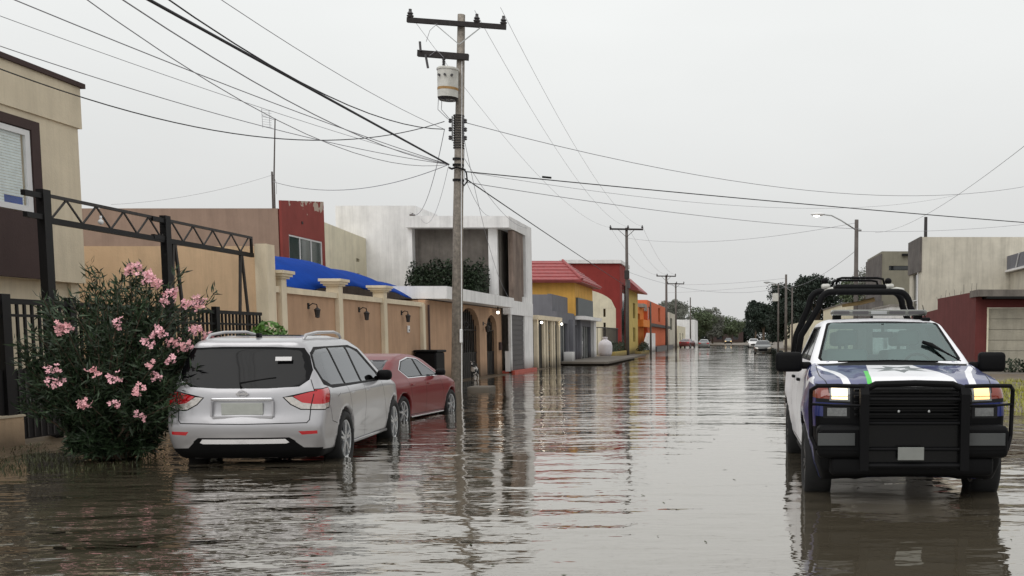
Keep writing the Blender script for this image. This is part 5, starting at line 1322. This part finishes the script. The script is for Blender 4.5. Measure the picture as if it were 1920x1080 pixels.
for s_ in (-1, 1):
    b = MB(); b.bar((-7.74+.16*s_, 22.25, 7.95), (-7.74+.16*s_, 22.25, 7.25), .03)
    for k in range(3): b.lathe([(.03, -.06), (.055, -.03), (.035, 0), (.055, .03), (.03, .06)], 8, Matrix.Translation((-7.74+.22*s_, 22.25, 7.82-k*.24)))
    b.build('insulator_rack', M['ceramic'], t)
b = MB()
for k in range(14):
    z = 7.05+k*.07; b.lathe([(.158, 0), (.165, .02), (.158, .04)], 14, Matrix.Translation((-7.735, 22.35, z)))
b.build('strap_bundle', M['iron'], t)
b = MB()
for z in (6.72, 6.55, 6.12): b.lathe([(.152, 0), (.165, .0), (.165, .06), (.152, .06)], 14, Matrix.Translation((-7.75, 22.35, z)))
b.tube([(-7.6, 22.25, 6.5), (-7.48, 22.2, 6.35), (-7.45, 22.2, 6.1), (-7.55, 22.2, 5.98), (-7.62, 22.25, 6.1)], .022, 6); b.tube([(-8.0, 22.3, 6.5), (-7.9, 22.2, 6.45), (-7.75, 22.15, 6.5), (-7.5, 22.2, 6.42)], .03, 6)
b.build('cable_clamp', M['black'], t)
b = MB(); b.tube([(-7.62, 22.25, 9.5), (-7.63, 22.22, 5), (-7.61, 22.2, -.1)], .014, 6); b.build('ground_wire', M['frame'], t)
b = MB(); b.add(*rbox(-7.66, -7.58, 22.12, 22.2, 1.45, 1.85, .02)); b.build('white_wrap', M['frame'], t)
b = MB()
for k, (x0, x1) in enumerate(((-8.25, -8.0), (-8.15, -7.95))): b.tube([(x0, 22.1, 8.5), (x0-.02, 22.1, 8.1), (x1, 22.15, 7.85)], .01, 5)
b.tube([(-8.6, 22.1, 9.98), (-8.5, 22.12, 10.3), (-8.3, 22.15, 10.5)], .008, 5); b.tube([(-8.5, 22.1, 9.6), (-8.3, 22.1, 9.75), (-8.1, 22.1, 9.55)], .008, 5)
b.build('jumper_wire', M['wiregrey'], t)
t.rotation_euler = (0, .022, 0); t.location.x -= .08
t = thing('pole_footing', 'pale concrete footing beside the base of the nearest utility pole', 'footing', (-7.4, 22.9, 0)); b = MB(); b.add(*rbox(-7.66, -7.0, 22.6, 23.5, -.1, .14, .03)); b.build('block', M['slab'], t)

def far_pole(x, y, h, label, aw=1.4, r=.15, arm2=None, m='poledark', group=None):
    t = thing('utility_pole', label, 'utility pole', (x, y, 0), 0, group or 'utility poles down the street')
    b = MB(); b.tube([(x, y, -.2), (x, y, h)], [r, r*.7], 10); b.build('pole', M[m], t, smooth=True)
    if aw:
        b = MB(); b.bar((x-aw, y-.15, h-.12), (x+aw, y-.15, h-.16), .12, .14); b.build('crossarm', M['arm'], t)
        b = MB(); b.bar((x-aw*.5, y-.1, h-.16), (x, y-.1, h-.8), .04); b.bar((x+aw*.5, y-.1, h-.16), (x, y-.1, h-.8), .04); b.build('arm_brace', M['iron'], t)
        for q in (-.95, .1, .95):
            b = MB(); insulator(b, x+q*aw, y-.15, h-.05, 1.6); b.build('insulator', M['ceramic'], t)
    return t
p = far_pole(-8.75, 69, 10.9, 'mid distance utility pole with one crossarm before the red house', 1.42, .17)
b = MB(); b.box(-8.95, -8.55, 68.8, 69.1, 6.6, 7.3); b.build('cable_rack', M['iron'], p); b = MB(); b.box(-8.72, -8.48, 68.75, 69.0, 5.8, 6.5); b.build('meter', M['shutter'], p)
far_pole(-8.68, 110, 9.95, 'utility pole with crossarm standing in front of the orange house end', 1.3, .2)
far_pole(-8.45, 125, 9.9, 'utility pole with crossarm just right of and behind the orange house pole', 1.3, .17)
far_pole(-8.1, 82.5, 5.2, 'short bare pole in front of the white low wall and orange house', 0, .11)
far_pole(-8.3, 165, 9.6, 'thin far pole rising over the maroon parked car', 0, .16)
far_pole(12.9, 62, 9.95, 'dark pole top rising behind the grey beige house', 0, .16, m='arm')
far_pole(5.5, 92, 8.4, 'grey pole in the right distance between two smaller lamp posts', 0, .17)

def street_lamp(x, y, h, L, label, lit=True, r=.12, dz=.85, zb=-.5):
    t = thing('street_lamp', label, 'street light', (x, y, 0), 0, 'street lamps on the right kerb')
    b = MB(); b.tube([(x, y, -.1), (x, y, h)], [r, r*.75], 12); b.build('pole', M['poledark'], t, smooth=True)
    b = MB(); b.tube([(x, y, h+zb), (x-L*.45, y, h+zb+dz*.62), (x-L*.72, y, h+zb+dz*.92), (x-L, y, h+zb+dz)], [.035]*4, 8); b.bar((x-.02, y, h+zb), (x+.25, y, h+zb), .07); b.build('arm', M['alu'], t, smooth=True)
    b = MB(); b.ball((x-L-.22, y, h+zb+dz), (.36, .16, .09), 14, 8); hd = b.build('lamp_head', M['frame'] if lit else M['alu'], t, smooth=True)
    b = MB(); b.ball((x-L-.26, y, h+zb+dz-.06), (.17, .11, .07), 12, 8); b.build('lens', M['lamp'] if lit else M['clearlens'], hd, smooth=True)
street_lamp(6.0, 44.1, 7.53, 1.75, 'lit street lamp on a grey pole, its arm reaching over the road', True, .13, .8, -.53)
street_lamp(4.3, 84, 6.9, .9, 'unlit far street lamp with a white transformer, left of the grey pole', False, .1, .25, -.1)
street_lamp(6.4, 96, 7.2, 1.7, 'unlit farthest street lamp with a long thin arm, right of the grey pole', False, .11, .9, -.5)
b = MB(); b.lathe([(0, .8), (.32, .78), (.32, 0), (0, 0)], 14, Matrix.Translation((4.05, 84, 5.2))); tag(b.build('pole_transformer', M['tank'], loc=(4.05, 84, 5.2)), 'white transformer can hung on the far lamp pole in the right distance', 'transformer')

# ================================================================= CABLES
def cable(a, b_, sag, r, label, m='wire', n=28, name='overhead_cable', cat='cable', raw=False):
    if raw: a = Vector(a); c = Vector(b_)
    else: a = Vector((*TA(a[0], a[1]), a[2])); c = Vector((*TA(b_[0], b_[1]), b_[2]))
    pts = []
    for i in range(n+1):
        u = i/n; p = a.lerp(c, u); p.z -= 4*sag*u*(1-u); pts.append(p)
    mb = MB(); mb.tube(pts, r, 5); o = mb.build(name, M[m], None, smooth=True, loc=tuple(a), normals=False, raw=True)
    tag(o, label, cat, 'overhead cables'); return o
Pc = (-8.25, 31.48, 6.6); Rk = (-8.35, 31.48, 7.6); Rr = (-7.78, 31.5, 6.4); Ru = (-7.78, 31.5, 7.8)
R_ = dict(raw=True)
cable(Pc, (-8.96, -6, 6.5), .04, .027, 'thickest black cable bundle running from the near pole to the upper left', **R_)
cable(Rk, (-8.02, -6, 11.1), 2.63, .013, 'thin black cable just above the thick bundle, ending at the left insulator rack', **R_)
cable(Rk, (-8.36, -6, 9.0), 1.1, .007, 'fine grey cable highest above the thick bundle at the upper left', 'wiregrey', **R_)
cable(Pc, (-9.25, -6, 10.9), 2.09, .011, 'grey cable just below the thick bundle crossing behind the tall aerial', 'wiregrey', **R_)
cable(Pc, (-8.71, -4, 11.6), 3.0, .008, 'steep fine grey cable crossing the others above the aerial', 'wiregrey', **R_)
cable(Pc, (-13.57, 2, 7.66), .42, .010, 'grey cable leaving the top edge at the far upper left corner', 'wiregrey', **R_)
cable(Pc, (-13.05, 13, 7.04), .21, .006, 'faint grey cable between the corner cable and the house roof', 'wiregrey', **R_)
cable(Pc, (-14.75, 15, 7.3), .46, .009, 'grey cable passing just over the dark roof edge of the left house', 'wiregrey', **R_)
cable((-8.35, 31.48, 7.82), (-12.66, 17.5, 6.25), .95, .012, 'dark drooping service cable crossing in front of the left house wall', **R_)
cable(Pc, (-17.2, 40.5, 7.4), .5, .011, 'drooping grey drop cable from the near pole to the rooftop mast', 'wiregrey', **R_)
cable(Rk, (-14.5, 48.6, 7.2), .9, .010, 'drop cable curving down from the rack to the white house pipe', 'wiregrey', **R_)
cable(Pc, (-13.9, 48, 6.9), .8, .006, 'faint drop cable from the clamp to the white house roof', 'wiregrey', **R_)
cable((-17.4, 40.9, 7.7), (-23, 40, 6.5), .2, .005, 'thin guy cable left of the short mast down to the taupe roof', 'wiregrey', **R_)
cable(Ru, (22.7, 67.2, 12.1), 1.91, .011, 'highest grey cable sweeping from the right insulator rack to the right edge', 'wiregrey', **R_)
cable(Rr, (12.0, 40, 5.75), .06, .016, 'dark straight cable from the near pole to the right edge of the photo', **R_)
cable((-7.78, 31.5, 6.1), (6.42, 54.6, 7.07), .22, .011, 'grey cable from the near pole to the lit street lamp', 'wiregrey', **R_)
cable(Rr, (15.03, 72, 11.08), .98, .007, 'faint sagging cable between the dark cable and the lamp cable', 'wiregrey', **R_)
cable((-7.78, 31.5, 6.2), (-9.3, 91.5, 6.1), .05, .019, 'thick dark cable running down the street from the near pole to the next', **R_)
cable((12.6, 96, 10.9), (9.14, 30, 7.75), .78, .009, 'rising cable at the right edge crossing the two grey ones', 'wiregrey', **R_)
cable((6.22, 54.6, 6.95), (15.6, 56, 7.5), .15, .008, 'level cable from the street lamp to the right over the beige house', 'wiregrey', **R_)
for x, n in ((-9.08, 'left'), (-7.18, 'middle'), (-6.42, 'right')):
    x2 = {'left': -10.1, 'middle': -8.6, 'right': -7.4}[n]
    cable((x+.14, 22.2, 10.8), (x2, 68.85, 10.95), 1.3, .006, f'bare high voltage line from the {n} insulator of the near crossarm down the street', 'wiregrey')
    cable((x2, 68.85, 10.95), ({'left': -9.9, 'middle': -8.6, 'right': -7.5}[n], 109.85, 10.0), .9, .009, f'bare line from the {n} insulator of the mid pole to the far pole', 'wiregrey')
cable((-8.6, 68.9, 10.0), (6.0, 44.3, 7.4), .6, .010, 'level grey cable from the mid pole across the street to the lit lamp', 'wiregrey')
cable((-8.7, 69, 7.2), (5.2, 84, 6.6), 1.1, .012, 'drooping cable from the mid pole to the far lamp on the right', 'wiregrey')
cable((-8.6, 110, 8.7), (5.5, 92, 8.0), .25, .014, 'level cable from the far left pole to the grey pole on the right', 'wiregrey')
cable((-8.6, 110, 7.6), (5.5, 92, 7.4), .15, .012, 'lowest cable across the far end of the street', 'wiregrey')
cable((5.5, 92, 7.0), (6.0, 44.3, 6.0), .5, .012, 'cable from the grey far pole to the lit lamp pole', 'wiregrey')
for k, (px, py, pz, lab) in enumerate(((-10.3, 34.0, 6.9, 'to the front corner of the white roof slab'), (-11.8, 34.3, 6.9, 'to the middle of the white roof slab'), (-9.6, 38.2, 6.9, 'to the far corner of the white house'), (-9.9, 28.0, 3.3, 'down to the white garage canopy'), (-9.3, 33.4, 3.3, 'down to the far end of the garage canopy'))):
    cable((-7.5, 22.4, 6.2+.28*k), (px, py, pz), .25+.12*k, .007, 'fine service drop from the near pole '+lab, 'wiregrey')
t = thing('cable_splice', 'small dark splice box hanging on the dark cable right of the near pole', 'splice box', (-5.3, 23.6, 6.2)); b = MB(); b.tube([(-5.45, 23.43, 6.33), (-5.2, 23.54, 6.32)], .03, 8); b.build('case', M['black'], t)

# ================================================================= PLANTS
rng = random.Random(11)
# oleander
t = thing('flowering_oleander', 'large dark green oleander bush with clusters of pink flowers beside the silver SUV', 'bush', (-8.0, 8.8, 0))
CL = [(-7.38, 8.36, 2.47), (-7.39, 8.55, 2.5), (-7.17, 8.42, 2.39), (-7.03, 8.39, 2.29), (-6.87, 8.26, 2.09), (-6.75, 8.46, 2.01), (-6.76, 8.72, 2.02), (-6.91, 9.17, 2.1), (-7.59, 7.54, 1.85), (-7.71, 7.48, 1.72), (-7.18, 7.65, 1.79), (-6.81, 7.9, 1.66), (-6.71, 8.01, 1.55), (-6.61, 8.41, 1.7), (-6.88, 7.78, 1.5), (-6.63, 8.13, 1.49), (-6.58, 8.28, 1.48), (-6.55, 8.37, 1.4), (-6.55, 8.57, 1.56), (-6.57, 8.77, 1.59), (-6.57, 8.91, 1.45), (-6.53, 8.64, 1.39), (-6.76, 7.89, 1.39), (-6.71, 7.96, 1.31), (-6.82, 7.81, 1.27), (-6.82, 7.82, 1.11), (-7.19, 7.53, 1.12), (-7.38, 7.45, 1.19), (-7.84, 7.41, 1.22), (-7.82, 7.42, 1.07), (-6.98, 7.7, .96), (-7.03, 7.82, .64), (-6.92, 7.94, .63), (-6.75, 8.15, .69), (-6.53, 8.57, 1.08), (-7.19, 7.61, .81), (-7.51, 7.5, .81), (-6.89, 8.4, 2.17), (-7.13, 8.28, 2.33)]
base = Vector((-7.95, 8.75, .02)); ctr = Vector((-7.75, 8.62, 1.25)); stem = MB(); leaf = MB(); tips = []
for k in range(150):
    th = rng.uniform(0, 2*pi); ph = math.acos(rng.uniform(-.55, 1))
    rr = rng.uniform(.78, 1.08)
    tip = ctr+Vector((1.12*sin(ph)*cos(th), 1.1*sin(ph)*sin(th), 1.12*cos(ph)))*rr
    if tip.z < .75: k_ = .55+.6*max(0, tip.z-.1)/.75; tip.x = ctr.x+(tip.x-ctr.x)*min(1, k_); tip.y = ctr.y+(tip.y-ctr.y)*min(1, k_)
    if tip.z < .3: tip.z = .3+rng.random()*.2
    tips.append(tip)
tips += [Vector((-8.15, 8.75, 2.52)), Vector((-8.05, 8.8, 2.45)), Vector((-7.05, 8.9, 2.45)), Vector((-6.62, 9.0, 2.2)), Vector((-6.5, 8.3, 1.25)), Vector((-6.45, 8.05, 1.2)), Vector((-6.5, 7.95, 1.05)), Vector((-8.35, 7.7, 1.05))]
tips += [Vector(c)*.97+ctr*.03 for c in CL]
tips += [Vector((-6.62+rng.uniform(-.12, .05), 7.95+rng.uniform(-.15, .15), rng.uniform(.55, 1.15))) for _ in range(16)]
low = [Vector((-7.78+.58*cos(a)*q, 8.6+.6*sin(a)*q, .10+.55*rng.random())) for a, q in [(rng.uniform(0, 2*pi), rng.uniform(.5, 1.05)) for _ in range(90)]]
tips += low
tips = [v for v in tips if v.x > -8.62]
for tip in tips:
    q = base+Vector((rng.uniform(-.25, .25), rng.uniform(-.25, .25), 0)); mid = q.lerp(tip, .5)+Vector((rng.uniform(-.12, .12), rng.uniform(-.12, .12), .12))
    stem.tube([q, mid, tip], [.016, .010, .004], 5)
    for u in [.35+.65*i/26 for i in range(27)]:
        p = (mid.lerp(tip, (u-.5)*2) if u > .5 else q.lerp(mid, u*2)); dirn = (tip-mid).normalized()
        for _ in range(4 if u > .5 else 3):
            d = (dirn*rng.uniform(.25, 1.0)+Vector((rng.gauss(0, .6), rng.gauss(0, .6), rng.gauss(.05, .5)))).normalized()
            L_ = rng.uniform(.10, .17); wv = d.cross(Vector((rng.gauss(0, 1), rng.gauss(0, 1), rng.gauss(0, 1)))).normalized()*L_*.085
            nn_ = d.cross(wv).normalized()*L_*.10; jit = Vector((rng.gauss(0, .03), rng.gauss(0, .03), rng.gauss(0, .03)))
            o_ = p+jit; leaf.add([o_, o_+d*L_*.45+wv+nn_, o_+d*L_, o_+d*L_*.45-wv+nn_], [(0, 1, 2, 3)])
stem.build('stem', M['bark'], t, normals=False); leaf.build('foliage', M['leaf'], t, normals=False)
def flowers(mb, c, n, r, rng, s=.026):
    for _ in range(n):
        o_ = Vector(c)+Vector((rng.gauss(0, r), rng.gauss(0, r), rng.gauss(0, r*.8)))
        ax = Vector((rng.gauss(0, .7), rng.gauss(-1, .6), rng.gauss(.6, .6))).normalized(); a = ax.orthogonal().normalized(); b2 = ax.cross(a)
        for k in range(5):
            an = 2*pi*k/5+rng.random(); d = a*cos(an)+b2*sin(an); e_ = a*cos(an+1.57)+b2*sin(an+1.57)
            mb.add([o_, o_+d*s+e_*s*.55+ax*.006, o_+d*s*1.6+ax*.012, o_+d*s-e_*s*.55+ax*.006], [(0, 1, 2, 3)])
for i, c in enumerate(CL):
    if rng.random() < .12: continue
    f = MB(); flowers(f, c, rng.randint(10, 24) if i < 14 or i > 36 else rng.randint(7, 16), .042, rng, .022)
    f.build('flower_cluster', M['petal'] if i % 3 else M['petal2'], t, normals=False)

t = thing('green_shrub', 'small bright green shrub between the fence end and the silver SUV roof', 'shrub', (-9.3, 14.6, 0))
b = MB()
for c, r in (((-9.35, 14.9, 1.62), (.34, .5, .36)), ((-9.3, 14.2, 1.45), (.3, .35, .3)), ((-9.3, 15.2, 1.3), (.35, .5, .5)), ((-9.4, 14.7, .9), (.3, .5, .6))): b.leaves(leafblob(c, r, 330, rng), .13, .45, rng)
b.build('foliage', M['leafgreen'], t, normals=False)
b = MB()
for k in range(6): b.tube([(-9.3, 14.8, -.05), (-9.3+rng.uniform(-.1, .1), 14.8+rng.uniform(-.3, .3), .8), (-9.3+rng.uniform(-.2, .2), 14.8+rng.uniform(-.5, .5), 1.5)], [.02, .014, .006], 5)
b.build('stem', M['bark'], t)

def tree(x, y, h, cr, label, m='treea', seed=1, tr=.25, n=9, per=520, leafs=.42, name='broadleaf_tree', cat='tree', low=.3):
    rg = random.Random(seed); t = thing(name, label, cat, (x, y, 0))
    tk = MB(); tk.tube([(x, y, -.1), (x+rg.uniform(-.2, .2), y, h*.3), (x+rg.uniform(-.4, .4), y, h*.62)], [tr, tr*.75, tr*.4], 10)
    cb = MB()
    for k in range(n):
        a = rg.uniform(0, 2*pi); q = rg.uniform(.15, .78)*cr; z = h*(low+rg.uniform(.05, 1)*(1-low)*.82)
        k_ = 1-.5*max(0, (z/h-.7)/.3); c = (x+q*cos(a)*k_, y+q*sin(a)*k_, z)
        rad = (cr*rg.uniform(.30, .50), cr*rg.uniform(.30, .50), cr*rg.uniform(.24, .40))
        if c[2]+rad[2] > h: c = (c[0], c[1], h-rad[2])
        tk.tube([(x, y, h*.3), ((x+c[0])/2, (y+c[1])/2, (h*.3+c[2])/2+.3), c], [tr*.4, tr*.25, tr*.08], 6)
        # leaf clumps spread on and inside each bough
        cb.leaves(leafblob(c, rad, int(per*1.3), rg), leafs*.75, .6, rg)
        for _ in range(12):
            d = Vector((rg.gauss(0, 1), rg.gauss(0, 1), rg.gauss(0, 1))).normalized(); c2 = (c[0]+d.x*rad[0], c[1]+d.y*rad[1], c[2]+d.z*rad[2])
            cb.leaves(leafblob(c2, [r_*rg.uniform(.25, .55) for r_ in rad], per//10, rg), leafs*.75, .6, rg)
    tk.build('trunk', M['bark'], t); cb.build('crown', M[m], t, normals=False)
tree(-11.5, 176, 10.6, 4.6, 'tall greyish tree above the white box house at the left end', 'treec', 1, per=420)
tree(-8.3, 205, 9.0, 5.0, 'bright green tree just right of the white box house', 'treeb', 2, per=380, leafs=.5)
tree(-5.2, 215, 9.3, 4.5, 'grey green rounded tree behind the grey parked car', 'treec', 12, per=380, leafs=.5)
tree(-3.0, 250, 8.2, 6.0, 'dark spreading tree behind the far end of the water, left of centre', 'treeb', 3, per=420, leafs=.55)
tree(2.5, 268, 7.2, 5.5, 'low dark tree closing the street at its centre', 'treea', 4, per=420, leafs=.55, low=.1)
tree(-8, 285, 8.0, 6.0, 'dark tree at the back of the street end, left', 'treea', 14, per=380, leafs=.6, low=.1)
tree(7.5, 215, 9.5, 4.8, 'dark tree right of the street end beyond the white van', 'treea', 5, per=420, leafs=.5)
tree(4.8, 190, 10.2, 2.6, 'slim round headed tree left of the big dark tree', 'treea', 6, n=11, per=380, low=.4)
tree(5.3, 152, 9.3, 2.6, 'second slim round headed tree close to the big dark tree', 'treea', 16, n=11, per=380, low=.35)
tree(7.6, 122, 10.0, 4.4, 'big dark tree hanging over the right kerb by the white pole', 'treea', 7, per=700, n=12, low=.12)
tree(10.5, 112, 9.6, 4.6, 'wide dark tree behind the grey pole on the right', 'treea', 8, per=700, n=12, low=.15)
tree(14.2, 104, 9.2, 4.0, 'mid green tree behind the boundary wall near the roll hoops', 'treeb', 9, per=520, low=.2)
tree(14.5, 98.5, 9.5, 3.2, 'sparse twiggy tree top above the left roll hoop', 'treec', 10, per=120, n=10, leafs=.3, low=.55)
tree(18, 300, 9, 8, 'broad dark tree far behind the right houses', 'treea', 11, per=420, leafs=.7, low=.1)
# backing wood far behind so that the street end is closed by green
b = MB()
for k in range(60):
    b.leaves(leafblob((-75+k*2.9, 320+rng.uniform(-8, 8), 2.5+rng.uniform(-1, 1)), (4, 4, 3.6+rng.uniform(0, 1.4)), 260, rng), .9, .6, rng)
o = b.build('distant_wood', M['treea'], None, normals=False); struct(o, 'stuff'); o['label'] = 'distant dark wood closing the end of the street'; o['category'] = 'trees'

# grass at the left water edge and yellow verge on the right
b = MB()
def blades(mb, n, x0, x1, y0, y1, h, f=None):
    for _ in range(n):
        x = rng.uniform(x0, x1); y = rng.uniform(y0, y1)
        if f and rng.random() > f(x, y): continue
        z = max(-.02, hgt(x, y)-.02); a = rng.uniform(0, 6.3); L_ = h*rng.uniform(.5, 1.4); w_ = .006+.004*rng.random()
        tx, ty = cos(a)*L_*rng.uniform(.2, .9), sin(a)*L_*rng.uniform(.2, .9)
        mb.add([(x-w_*sin(a), y+w_*cos(a), z), (x+w_*sin(a), y-w_*cos(a), z), (x+tx, y+ty, z+L_*.8)], [(0, 1, 2)])
blades(b, 6000, -9.4, -6.9, 7.3, 10.2, .065, lambda x, y: max(0, 1-((x+8.1)/1.1)**2-((y-8.3)/1.2)**2)*(.4+.6*(sin(x*5)*sin(y*6+1) > -.2)))
blades(b, 1600, -9.9, -8.6, 7.2, 9.4, .07, lambda x, y: .35+.65*(sin(x*4+y*3) > .3))
struct(b.build('grass', M['grass'], None, normals=False), 'stuff')
b = MB(); blades(b, 14000, 5.9, 10.5, 17.5, 31, .16, lambda x, y: .45+.55*(sin(x*3+y*2)*sin(y*1.3) > -.4)); struct(b.build('verge_grass', M['weed'], None, normals=False), 'stuff')
t = thing('low_bush', 'low dark green bush at the foot of the garage door, right edge', 'bush', (11.9, 38.2, 0)); b = MB()
for k in range(5): b.leaves(leafblob((11.4+k*.7, 38.5, .4), (.5, .4, .35), 220, rng), .14, .5, rng)
b.build('foliage', M['leafdark'], t, normals=False); b = MB(); b.cyl(12, 38.5, 0, .3, .03); b.build('stem', M['bark'], t)

# a small dog standing at the garage arch
def dog():
    t = thing('dog', 'small white and black dog standing in the shallow water at the garage arch', 'dog', (-9.35, 28.6, 0))
    me = bpy.data.meshes.new('dog_body'); o = bpy.data.objects.new('body', me); COL.objects.link(o); o.parent = t
    V = [(0, 0, .42), (0, .16, .43), (0, -.18, .44), (0, -.30, .56), (0, -.38, .62), (0, -.50, .59)]; E_ = [(0, 1), (0, 2), (2, 3), (3, 4), (4, 5)]; R_ = [.10, .085, .10, .06, .065, .03]
    for s_ in (-1, 1):
        n = len(V); V += [(s_*.07, -.19, .34), (s_*.075, -.17, .2), (s_*.07, -.19, .06), (s_*.07, -.23, .02)]; E_ += [(2, n), (n, n+1), (n+1, n+2), (n+2, n+3)]; R_ += [.05, .028, .022, .022]
        n = len(V); V += [(s_*.07, .15, .34), (s_*.08, .10, .23), (s_*.075, .20, .14), (s_*.07, .17, .02), (s_*.07, .13, .01)]; E_ += [(1, n), (n, n+1), (n+1, n+2), (n+2, n+3), (n+3, n+4)]; R_ += [.06, .04, .024, .02, .02]
        n = len(V); V += [(s_*.045, -.36, .69), (s_*.06, -.35, .73)]; E_ += [(4, n), (n, n+1)]; R_ += [.022, .01]
    n = len(V); V += [(0, .27, .50), (0, .32, .62)]; E_ += [(1, n), (n, n+1)]; R_ += [.022, .012]
    me.from_pydata(V, E_, []); o.modifiers.new('skin', 'SKIN')
    for i, r in enumerate(R_): me.skin_vertices[0].data[i].radius = (r, r)
    me.skin_vertices[0].data[0].use_root = True
    sb = o.modifiers.new('sub', 'SUBSURF'); sb.levels = 2; sb.render_levels = 2
    m, nt, out = new_mat('dog_fur'); bb = N(nt, 'ShaderNodeBsdfPrincipled'); tc = N(nt, 'ShaderNodeTexCoord'); no = N(nt, 'ShaderNodeTexNoise'); no.inputs['Scale'].default_value = 4.5
    rp = N(nt, 'ShaderNodeValToRGB'); rp.color_ramp.interpolation = 'CONSTANT'; rp.color_ramp.elements[0].color = (.03, .03, .03, 1); rp.color_ramp.elements[1].position = .5; rp.color_ramp.elements[1].color = (.6, .57, .54, 1)
    nt.links.new(tc.outputs['Object'], no.inputs['Vector']); nt.links.new(no.outputs['Fac'], rp.inputs[0]); nt.links.new(rp.outputs[0], bb.inputs['Base Color']); bb.inputs['Roughness'].default_value = .9; nt.links.new(bb.outputs[0], out.inputs[0]); me.materials.append(m)
dog()

# ================================================================= VEHICLES
silver_suv()
r = thing('parked_saloon', 'dark red saloon car parked in the water between the silver SUV and the pole', 'car', (-7.196, 20.475, -.16), radians(90-3.9))
saloon(r, M['redpaint'], .036)
police_pickup()
def far_car(x, y, a, paint, label, z=-.12, lit=None):
    r = thing('parked_car', label, 'car', (*TA(x, y), z), radians(a), 'cars parked far down the street'); saloon(r, M[paint], .09, detail=False, lit=lit)
far_car(-7.4, 131, 78, 'carmaroon', 'maroon car parked at the far left end, partly behind the thin pole', 0)
far_car(-4.6, 134, 90, 'cargrey', 'grey car seen from behind at the far end, right of the maroon car')
far_car(3.1, 134, 270, 'carwhite', 'white car at the far end of the street on the right', 0)
far_car(3.0, 88, 268, 'cardark', 'dark car parked on the right under the big tree')
far_car(-1.2, 205, 270, 'cardark', 'tiny dark car with lit headlights driving at the far end', .05, M['litwarm'])
# leaves and scum drifting on the water
b = MB()
for _ in range(170):
    x = rng.uniform(-7.5, 4.5); y = 5+rng.random()**1.6*26; a = rng.uniform(0, 6.3); s_ = rng.uniform(.012, .035)
    d = Vector((cos(a), sin(a), 0)); e_ = Vector((-sin(a), cos(a), 0))*.45; o_ = Vector((x, y, .004))
    b.add([o_-d*s_, o_+e_*s_, o_+d*s_+Vector((0, 0, .006)), o_-e_*s_], [(0, 1, 2, 3)])
struct(b.build('floating_leaves', M['grass'], None, normals=False), 'stuff')

# repeated small pieces become parts of their own
SPLIT = {'mullion', 'window', 'slit_window', 'dark_door', 'vent', 'rebar', 'downpipe', 'light_bar_foot', 'brace', 'arm_brace', 'stub_bracket', 'fuse_cutout', 'grille', 'jumper_wire', 'rib', 'aerial', 'gate_bars', 'window_frame', 'rooftop_shed', 'shrub', 'white_wrap', 'hoop_rail'}
bpy.context.view_layer.update()
for o in list(bpy.data.objects):
    if o.type != 'MESH' or o.name.split('.')[0] not in SPLIT or o.parent is None or o.children: continue
    bm = bmesh.new(); bm.from_mesh(o.data); bm.verts.ensure_lookup_table(); seen = set(); comps = []
    for v in bm.verts:
        if v.index in seen: continue
        st_ = [v]; seen.add(v.index); cp = []
        while st_:
            a = st_.pop(); cp.append(a.index)
            for e_ in a.link_edges:
                b_ = e_.other_vert(a)
                if b_.index not in seen: seen.add(b_.index); st_.append(b_)
        comps.append(sorted(cp))
    bm.free()
    if len(comps) < 2 or len(comps) > 40: continue
    base_n = o.name.split('.')[0]
    sub_n = {'mullion': 'mullion', 'aerial': 'aerial_rod', 'grille': 'grille_bar', 'gate_bars': 'gate_bar'}.get(base_n, base_n)
    co = [tuple(v.co) for v in o.data.vertices]; fc = [tuple(q.vertices) for q in o.data.polygons]
    for cp in comps:
        mp = {v: i for i, v in enumerate(cp)}
        m2 = bpy.data.meshes.new(sub_n); m2.from_pydata([co[i] for i in cp], [], [tuple(mp[i] for i in f) for f in fc if f[0] in mp])
        for m_ in o.data.materials: m2.materials.append(m_)
        n_ = bpy.data.objects.new(sub_n, m2); COL.objects.link(n_); n_.parent = o.parent
    bpy.data.objects.remove(o)

for o in bpy.data.objects:
    for k in ('_w', '_o', '_m'):
        if k in o: del o[k]
